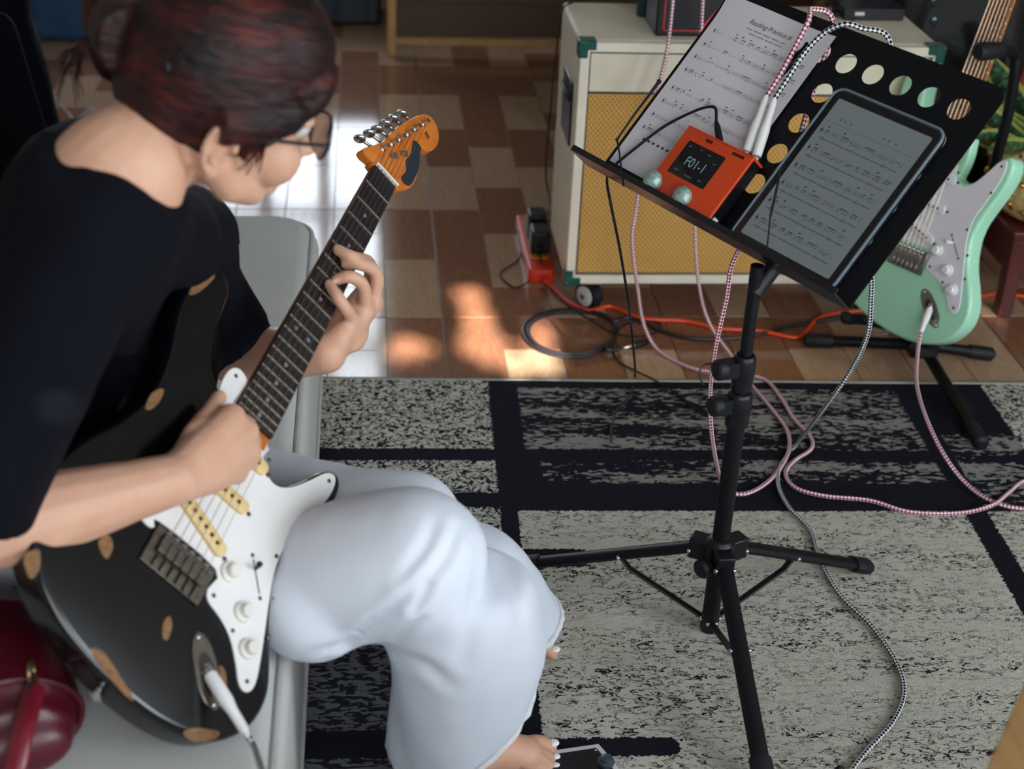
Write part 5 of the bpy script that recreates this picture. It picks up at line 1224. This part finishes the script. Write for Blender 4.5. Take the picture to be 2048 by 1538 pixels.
for k in range(0, 34):
    th = math.pi * .15 + k / 33 * 2 * math.pi * 1.82; rx, ry = (99 - k * .45, 44 - k * .2); lp.append(fz(1140 + rx * math.cos(th) + k * .15, 662 - ry * math.sin(th) * (1.0 if math.sin(th) > 0 else 1.22), .0048 + (.008 if k > 17 else 0)))
coil = [fz(1690, 634, .005), fz(1600, 648, .005), fz(1500, 672, .005), fz(1400, 678, .005), fz(1330, 664, .005), fz(1262, 636, .005)] + lp + [fz(1215, 700, .012), fz(1240, 696, .010)]
cable('instrument_cable', 'thick dark cable coiled on the tiles in front of the amplifier', 'cable', coil, .0042, mat('dark_cable_jacket', '#1d1a22', .45))
a_, b_ = fz(1243, 697, .010), fz(1300, 682, .010); d_ = unit(b_ - a_)
jk_ = thing('jack_plug', 'black jack plug with chrome tip at the end of the coiled cable', 'plug', a_)
MB().lathe(a_ + d_ * .030, d_, [(.0062, 0), (.0068, .003), (.0068, .028), (.005, .036)], 14).build('sleeve', M_rubber, jk_)
MB().lathe(a_, d_, [(.001, 0), (.0034, .003), (.0026, .006), (.0032, .008), (.0032, .026), (.006, .027), (.006, .030)], 14).build('tip', M_chrome, jk_)
cable('cable_tie', 'short black cable tie strap by the upper clamp of the music stand', 'cable tie', [pl(.452) + A([-.03, -.012, .004]), at(1424, 728, 1.985), at(1405, 732, 1.985), at(1398, 752, 1.985), at(1408, 770, 1.985)], .0011, M_rubber)

# ================================================================== FOOT CONTROLLER
c0 = gz(1172, 1520, .018); fc = thing('foot_pedal', 'white edged black foot pedal on the rug at the bare toes', 'pedal', (c0[0], c0[1], .01))
fa = math.radians(-78 + 90); FX = unit(gz(1195, 1490, .02) - gz(1105, 1503, .02)); FX = A([FX[0], FX[1], 0]); FY = A([-FX[1], FX[0], 0])
tr = gz(1197, 1487, .026)
Fm = lambda p: tr + FX * p[0] * .01 + FY * p[1] * .01 + A([0, 0, p[2] * .01])
w = MB(); w.prism([(-9.0, 0), (-9.0, -12), (1.6, -12), (1.7, -7), (.9, -3), (0, 0)], -1.5, 0, Fm, .15, 2); w.build('housing', mat('white_enamel', '#d5d3da', .35), fc)
w = MB(); w.prism([(-8.6, -.85), (-8.6, -11.5), (.8, -11.5), (.75, -6.5), (.15, -3.2), (-.55, -.75)], -.02, .06, Fm); w.build('top_plate', mat('black_plate', '#0d1016', .4), fc, smooth=False)
w = MB(); w.lathe(Fm((-.2, -3.9, .05)), (0, 0, 1), [(.0095, 0), (.011, .002), (.011, .006), (.008, .008), (.008, .011), (.005, .013)], 20); w.build('footswitch', mat('dark_grey_switch', '#39424d', .3), fc)
w = MB(); w.ell(Fm((-.75, -1.15, .06)), (.0014, .0014, .001), nu=10, nv=6); w.build('screw', M_chrome, fc)

# ================================================================== RED HANDBAG
hbg = thing('handbag', 'dark red leather handbag lying on the bench beside the guitar', 'handbag', (-.33, 1.17, BZ))
M_leather = mat('red_leather', '#4d0c1e', .35, var=.2, vscale=30, bump=.35, bscale=260, spec=.5)
hc = A([-.372, 1.19, BZ]); Hrot = math.radians(18); HX, HY = A([math.cos(Hrot), math.sin(Hrot), 0]), A([-math.sin(Hrot), math.cos(Hrot), 0])
Hm = lambda x, y, z: hc + HX * x + HY * y + A([0, 0, z])
w = MB(); w.tube(catmull([Hm(0, .14, .045), Hm(0, .06, .055), Hm(0, -.02, .055), Hm(0, -.075, .045)], 6), [(.045, .05)] * 4 + [(.055, .072)] * 11 + [(.046, .064)] * 3 + [(.03, .05)] * 1, 24, up=(0, 0, 1))
for p_, r_ in ((Hm(0, -.075, .045), (.060, .028, .036)), (Hm(0, .14, .045), (.05, .03, .045))): w.ell(p_, r_, A([HX, HY, [0, 0, 1]]).T)
me_b = remesh(w, .005, 6)
displace(me_b, lambda x, y, z: noise.noise(Vector((x * 14, y * 14, z * 14))) * .006); floor_at(me_b, BZ + .001)
link('bag_body', me_b, M_leather, hbg)
for yy in (-.045, .03):
    w = MB(); w.tube([Hm(.073 * math.cos(a), yy, .05 + .055 * math.sin(a)) for a in np.linspace(-.6, math.pi + .6, 22)], .0035, 8); w.build('seam_welt', mat('dark_red_welt', '#4a0a1a', .35), hbg)
w = MB(); w.tube(catmull([Hm(.03, -.06, .10), Hm(.012, -.115, .095), Hm(-.01, -.15, .06), Hm(-.05, -.165, .02), Hm(-.1, -.15, .014)], 7), [(.007, .011)] * 29, 12, up=(0, 0, 1)); w.build('handle', mat('bright_red_leather', '#6e1526', .3, bump=.2, bscale=300), hbg)
w = MB(); rc = Hm(.03, -.05, .112); w.tube([rc + A([.0, .011 * math.cos(a), .011 * math.sin(a)]) for a in np.linspace(0, 2 * math.pi, 20)], .0022, 8); w.box(rc + A([0, 0, -.010]), (.008, .014, .010)); w.build('metal_ring', mat('dark_brass', '#7a6a50', .3, .9), hbg)
w = MB(); w.tube([rc + A([0, -.008, -.006]), rc + A([.004, -.03, -.012]), rc + A([.002, -.05, -.03])], [.003, .0045, .003], 8); w.build('zip_pull', mat('dark_zip', '#201a20', .35), hbg)

# ================================================================== CABINET AT THE BACK
M_pine = mat_wood('pale_pine', '#b48a5a', '#cda672', .5, 5, 2); M_panel = mat('brown_panel', '#5a4538', .5, var=.12, vscale=5)
cbt = thing('cabinet', 'pine framed cabinet with brown panel standing at the back', 'cabinet', (.65, 4.75, 0))
CXa, CXb, CYf, CYb, CH_ = .064, 1.45, 4.585, 4.98, 1.05
for x in (CXa + .014, CXb - .014):
    for y in (CYf + .014, CYb - .014): MB().box((x, y, CH_ / 2), (.028, .028, CH_)).build('post', M_pine, cbt, bevel=.002)
for z in (.046, CH_ - .02):
    for y in (CYf + .012, CYb - .012): MB().box(((CXa + CXb) / 2, y, z), (CXb - CXa - .056, .02, .022)).build('rail', M_pine, cbt, bevel=.002)
w = MB(); w.box(((CXa + CXb) / 2, CYf + .022, CH_ / 2 + .01), (CXb - CXa - .056, .008, CH_ - .1)); w.build('front_panel', M_panel, cbt, smooth=False)
w = MB(); w.box(((CXa + CXb) / 2, CYf + .017, .165), (CXb - CXa - .06, .003, .004)); w.build('panel_groove', mat('groove_brown', '#3c2c24', .6), cbt)
w = MB(); w.box(((CXa + CXb) / 2, (CYf + CYb) / 2, CH_ + .008), (CXb - CXa + .03, CYb - CYf + .03, .02)); w.build('top', M_pine, cbt, bevel=.003)
# dark blue storage crate by the glazed door
q = gz(648, 52); q2 = gz(762, 50)
bb = thing('storage_crate', 'dark blue plastic storage crate on the floor left of the cabinet', 'crate', ((q[0] + q2[0]) / 2, 5.05, 0))
x0_, x1_, yf_ = q[0] - .3, q2[0], q[1]
M_navy = mat('navy_plastic', '#0b1f33', .4)
w = MB(); w.box(((x0_ + x1_) / 2, yf_ + .14, .16), (x1_ - x0_, .28, .31), taper=1.03); w.build('tub', M_navy, bb, bevel=.012, seg=3)
w = MB(); w.box(((x0_ + x1_) / 2, yf_ + .14, .325), (x1_ - x0_ + .03, .31, .02)); w.build('lid', M_navy, bb, bevel=.006)
for k in range(5): MB().box((x0_ + (x1_ - x0_) * (k + .5) / 5, yf_ - .004, .16), (.012, .012, .26)).build('rib', M_navy, bb, bevel=.003)

# ================================================================== BLACK GIG BAG (left) AND BLUE CLOTH
def soft_bag(name, label, cat, c, size, rotz, m, seed, lean=0.0, extra=None, puff=.012):
    t = thing(name, label, cat, (c[0], c[1], 0)); w = MB(); n = 26
    ca, sa = math.cos(rotz), math.sin(rotz); vs = []; fs = []
    L = 18
    for j in range(L + 1):
        s = j / L; k = (1 - (2 * s - 1) ** 8) ** .5 * .15 + .85 if 0 < s < 1 else .8
        for i in range(n):
            th = 2 * math.pi * i / n; x = math.copysign(abs(math.cos(th)) ** .45, math.cos(th)) * size[0] / 2 * k; y = math.copysign(abs(math.sin(th)) ** .45, math.sin(th)) * size[1] / 2 * k
            z = s * size[2] + .004; q = noise.noise(Vector((x * 9 + seed, y * 9, z * 9))) * puff + noise.noise(Vector((x * 26 + seed, y * 26, z * 26))) * puff * .4
            x += math.cos(th) * q + lean * z; y += math.sin(th) * q
            vs.append((c[0] + x * ca - y * sa, c[1] + x * sa + y * ca, z))
    for j in range(L):
        for i in range(n): fs.append((j * n + i, j * n + (i + 1) % n, (j + 1) * n + (i + 1) % n, (j + 1) * n + i))
    fs += [tuple(range(n - 1, -1, -1)), tuple(range(L * n, (L + 1) * n))]
    w.add(vs, fs); w.build('bag_body', m, t); return t
M_nylon = mat('black_nylon', '#04050c', .85, var=.3, vscale=20, bump=.4, bscale=600, spec=.08)
M_vinyl = mat('black_vinyl', '#06070e', .18, var=.3, vscale=20, bump=.7, bscale=26, spec=.7)
gb = soft_bag('gig_bag', 'black padded gig bag standing on the tiles behind the bench', 'bag', (-1.02, 3.42), (.62, .30, .95), math.radians(18), M_nylon, 3, -.12)
pk = MB(); pk.prism([(x * .01, y * .01) for x, y in rr(-9, 9, -16, 16, 4)], -.02, .03, lambda p: A([-.785, 3.235, .33]) + A([.62, -.02, .05]) * p[0] + A([-.18, .05, .97]) * p[1] + A([.25, -.95, .15]) * p[2], .02, 4); pk.build('front_pocket', M_nylon, gb)
tgp = at(172, 232, 3.62); w = MB(); ux = unit(at(196, 214, 3.62) - at(152, 248, 3.62)); uy = unit(np.cross(ux, FWD)); uy = uy if uy[2] > 0 else -uy
w.box(tgp, (.05, .004, .018), A([ux, FWD, uy]).T); tgo = w.build('white_tag', mat('grey_white_tag', '#9aa0a6', .5), gb)
w = MB()
for k in range(6): w.box(tgp - FWD * .0025 + ux * (-.018 + k * .007), (.003, .001, .011), A([ux, FWD, uy]).T)
stuff(w.build('tag_print', M_black, tgo))
w = MB(); w.tube(catmull([at(104, 178, 3.6), at(118, 205, 3.6), at(140, 232, 3.6), at(152, 250, 3.6), at(166, 256, 3.6)], 5), [.002] * 9 + [.004] * 12, 8); w.build('zip_cord', mat('grey_zip_cord', '#8a9096', .4), gb)
q = gz(160, 60); bc = thing('blue_bundle', 'folded blue cloth bundle on the floor beyond the gig bag', 'cloth', (-.86, 4.75, 0))
w = MB()
for k in range(5): w.box((-.90 + .01 * (k % 2), 4.80, .045 + .085 * k), (.30 - .01 * k, .26, .08))
me_c = remesh(w, .012, 6)
displace(me_c, lambda x, y, z: noise.noise(Vector((x * 18, y * 18, z * 18))) * .01); floor_at(me_c, .002)
link('folded_cloth', me_c, mat('blue_cloth', '#1d4468', .8, var=.3, vscale=9), bc)
w = MB(); w.box((-.775, 4.662, .215), (.075, .012, .43)); w.build('teal_edge', mat('teal_cloth', '#25707e', .8), bc, bevel=.005)

# ================================================================== RIGHT BACK CORNER
vb = soft_bag('vinyl_bag', 'tall glossy black vinyl bag standing between the amplifier and the plant', 'bag', (1.30, 3.22), (.34, .26, .95), math.radians(-8), M_vinyl, 9, .0, puff=.022)
for (px, py) in ((1866, 2), (1867, 42)): MB().ell(at(px, py, 2.86), (.009, .006, .013), nu=12, nv=8).build('press_stud', mat('dark_stud', '#4a5a63', .2, .9), vb)
# wooden stool with the gold pot and snake plant
M_redwood = mat_wood('red_brown_wood', '#3a1210', '#5e1d15', .35, 6, 2)
sxc, syc, sth = 1.475, 2.875, .20
stl = thing('wooden_stool', 'dark red brown wooden stool under the potted plant', 'stool', (sxc, syc, 0))
w = MB(); w.box((sxc, syc, sth - .012), (.27, .27, .024)); w.build('seat', M_redwood, stl, bevel=.004)
w = MB()
for dx in (-1, 1):
    for dy in (-1, 1): MB().box((sxc + dx * .112, syc + dy * .112, (sth - .024) / 2), (.032, .032, sth - .024)).build('leg', M_redwood, stl, bevel=.003)
for dx, dy, lx, ly in ((0, -.114, .20, .016), (0, .114, .20, .016), (-.114, 0, .016, .20), (.114, 0, .016, .20)):
    MB().box((sxc + dx, syc + dy, sth - .062), (lx, ly, .076)).build('apron', M_redwood, stl, bevel=.002)
pot = thing('plant_pot', 'cream pot with beaded gold decoration on the red brown stool', 'pot', (sxc - .02, syc - .02, sth))
pc = A([sxc - .02, syc - .03, sth + .001])
def gold_pot():
    t = NT('gold_beaded_glaze'); co = t.coord(); v = t.node('ShaderNodeTexVoronoi'); v.inputs['Scale'].default_value = 46; t.link(co, v.inputs['Vector'])
    n = t.noise(co, 30.0); d = t.math('LESS_THAN', v.outputs['Distance'], t.math('MULTIPLY', n, .62)); col = t.mix(d, lin('#cdb58a'), lin('#8a5f1f')); col = t.mix(t.math('MULTIPLY', n, .6), col, lin('#d9b45c'))
    t.bump(v.outputs['Distance'], .8, .006); return t.fin(col, .25, t.math('MULTIPLY', d, .7))
w = MB(); w.lathe(pc, (0, 0, 1), [(.085, 0), (.105, .008), (.125, .03), (.138, .07), (.14, .12), (.132, .16), (.128, .165), (.12, .16), (.118, .13)], 32); w.build('vessel', gold_pot(), pot)
w = MB(); w.lathe(pc + A([0, 0, .125]), (0, 0, 1), [(.117, 0), (.117, .006)], 24); w.build('soil', mat('potting_soil', '#2a1c14', .95, bump=.9, bscale=60), pot)
rb = random.Random(2); w = MB()
for k in range(70):
    th = rb.uniform(0, 6.28); zz = rb.uniform(.03, .14); r_ = .128 + .014 * math.sin(min(1, zz / .1) * 1.57); w.ell(pc + A([r_ * math.cos(th), r_ * math.sin(th), zz]), (.006, .006, .006), nu=8, nv=6)
stuff(w.build('gold_beads', mat('gold_bead', '#c79a3c', .2, .9), pot))
def snake_leaf_mat():
    t = NT('snake_plant_leaf'); uv = t.coord('UV'); sp_ = t.node('ShaderNodeSeparateXYZ'); t.link(uv, sp_.inputs[0])
    e = t.math('ABSOLUTE', t.math('SUBTRACT', sp_.outputs[0], .5)); edge = t.math('GREATER_THAN', e, .36)
    n = t.noise(t.mapping(uv, (3, 34, 1)), 1.0, 3, .6, .5); band = t.math('GREATER_THAN', n, .52)
    col = t.mix(band, lin('#14301f'), lin('#38603e')); col = t.mix(edge, col, lin('#8f954a')); return t.fin(col, .35, spec=.5)
M_snake = snake_leaf_mat()
sn = thing('snake_plant', 'snake plant with yellow edged banded leaves in the gold pot', 'plant', pc + A([0, 0, .13]))
def leaf(base, tip, wid, bend):
    w = MB(); n = 14; base = A(base); tip = A(tip); ax_ = tip - base; sd = unit(np.cross(ax_, [0.3, 1, .2])); nr = unit(np.cross(sd, ax_)); vs = []; fs = []; uvs = []
    for j in range(n + 1):
        s = j / n; c = base + ax_ * s + A(bend) * math.sin(math.pi * s * .5) ** 2; wd = wid * (.55 + .45 * math.sin(min(1, s * 1.6) * math.pi / 2)) * (1 - max(0, (s - .6) / .4) ** 2 * .97)
        tw = .4 * math.sin(s * 4); sdd = sd * math.cos(tw) + nr * math.sin(tw)
        vs += [c - sdd * wd + nr * wd * .3, c, c + sdd * wd + nr * wd * .3]
        vs += [c - sdd * wd + nr * (wd * .3 - .003), c - nr * .004, c + sdd * wd + nr * (wd * .3 - .003)]
    for j in range(n):
        a_, b_ = j * 6, (j + 1) * 6
        for k in (0, 1):
            fs.append((a_ + k, a_ + k + 1, b_ + k + 1, b_ + k)); uvs.append([(k / 2, j / n), (k / 2 + .5, j / n), (k / 2 + .5, (j + 1) / n), (k / 2, (j + 1) / n)])
            fs.append((a_ + 3 + k, b_ + 3 + k, b_ + 4 + k, a_ + 4 + k)); uvs.append([(k / 2, j / n), (k / 2, (j + 1) / n), (k / 2 + .5, (j + 1) / n), (k / 2 + .5, j / n)])
    w.add(vs, fs, uvs); w.build('leaf', M_snake, sn)
lb_ = pc + A([0, 0, .13])
for tip, wd, bend in ((at(2008, 102, 3.14), .030, (-.04, 0, 0)), (at(1940, 325, 3.04), .028, (-.02, -.02, .06)), (at(1962, 262, 3.06), .026, (-.03, 0, .05)), (at(2060, 150, 3.16), .028, (0, 0, .0)), (at(2062, 232, 3.1), .026, (.02, -.02, .05)), (at(1936, 165, 3.14), .016, (-.04, 0, 0)), (at(2060, 300, 3.02), .026, (.03, -.03, .05)), (at(1985, 340, 3.0), .028, (-.03, -.02, .05)), (at(1955, 205, 3.12), .024, (-.04, 0, .02))):
    leaf(lb_ + A([random.uniform(-.05, .05), random.uniform(-.05, .05), 0]), tip, wd, bend)
# floral cloth over a chair back behind the plant
def floral():
    t = NT('floral_cloth'); co = t.coord(); v = t.node('ShaderNodeTexVoronoi'); v.inputs['Scale'].default_value = 17; t.link(co, v.inputs['Vector']); n = t.noise(co, 24.0, 3, .6, 1.5)
    f = t.math('LESS_THAN', v.outputs['Distance'], .34); g_ = t.math('GREATER_THAN', n, .56)
    col = t.mix(g_, lin('#8c1f1c'), lin('#3f5a2a')); col = t.mix(f, col, lin('#c23a30')); col = t.mix(t.math('LESS_THAN', v.outputs['Distance'], .16), col, lin('#e3c9b5')); return t.fin(col, .8)
fcx = thing('floral_cloth', 'red and green floral cloth draped behind the snake plant', 'cloth', (1.75, 3.16, 0))
w = MB(); n_, m_ = 30, 24; vs = []; fs = []
for side in (0, .006):
    for j in range(m_ + 1):
        for i in range(n_ + 1):
            x = 1.49 + .5 * i / n_; z = .012 + .80 * j / m_; vs.append((x, 3.18 + side + .022 * math.sin(x * 34 + z * 3) * (1.1 - z), z))
N_ = (n_ + 1) * (m_ + 1)
for j in range(m_):
    for i in range(n_):
        q = (j * (n_ + 1) + i, j * (n_ + 1) + i + 1, (j + 1) * (n_ + 1) + i + 1, (j + 1) * (n_ + 1) + i); fs += [q, tuple(k + N_ for k in q[::-1])]
w.add(vs, fs); w.build('drape', floral(), fcx)
# brown low shelf behind
shf = thing('low_shelf', 'dark brown wooden shelf unit against the right rear', 'shelf', (1.95, 3.9, 0))
M_dkwood = mat_wood('dark_brown_wood', '#2e201c', '#4a362e', .45, 5, 0)
for z in (.06, .40, .74): MB().box((2.05, 3.9, z), (1.1, .34, .028)).build('shelf_board', M_dkwood, shf, bevel=.002)
for x in (1.50, 2.60): MB().box((x, 3.9, .40), (.028, .34, .80)).build('side_panel', M_dkwood, shf, bevel=.002)
MB().box((2.05, 4.06, .40), (1.1, .012, .78)).build('back_panel', M_dkwood, shf)

# ================================================================== TABLE CORNER (bottom right)
TZ = .50; pA, pB = gz(2048, 1366, TZ), gz(1971, 1538, TZ); dT = unit(pA - pB); nT = A([dT[1], -dT[0], 0]); 
far = pA + dT * .02; near = pB - dT * .75
tbl = thing('wooden_table', 'pale wooden side table whose corner reaches over the rug', 'table', (far + nT * .3) * A([1, 1, 0]))
o = [far, far + nT * .55, near + nT * .55, near]
M_beech = mat_wood('beech_top', '#b58a58', '#c79f6b', .5, 4, 1)
w = MB(); w.prism([(q[0], q[1]) for q in o], TZ - .028, TZ, lambda p: p, .004, 2); w.build('table_top', M_beech, tbl)
for a, b_ in ((.03, .04), (.03, .51), (.70, .04), (.70, .51)):
    q = far - dT * a + nT * b_; MB().lathe((q[0], q[1], .011), (0, 0, 1), [(.014, 0), (.02, TZ - .039)], 16).build('leg', M_beech, tbl)
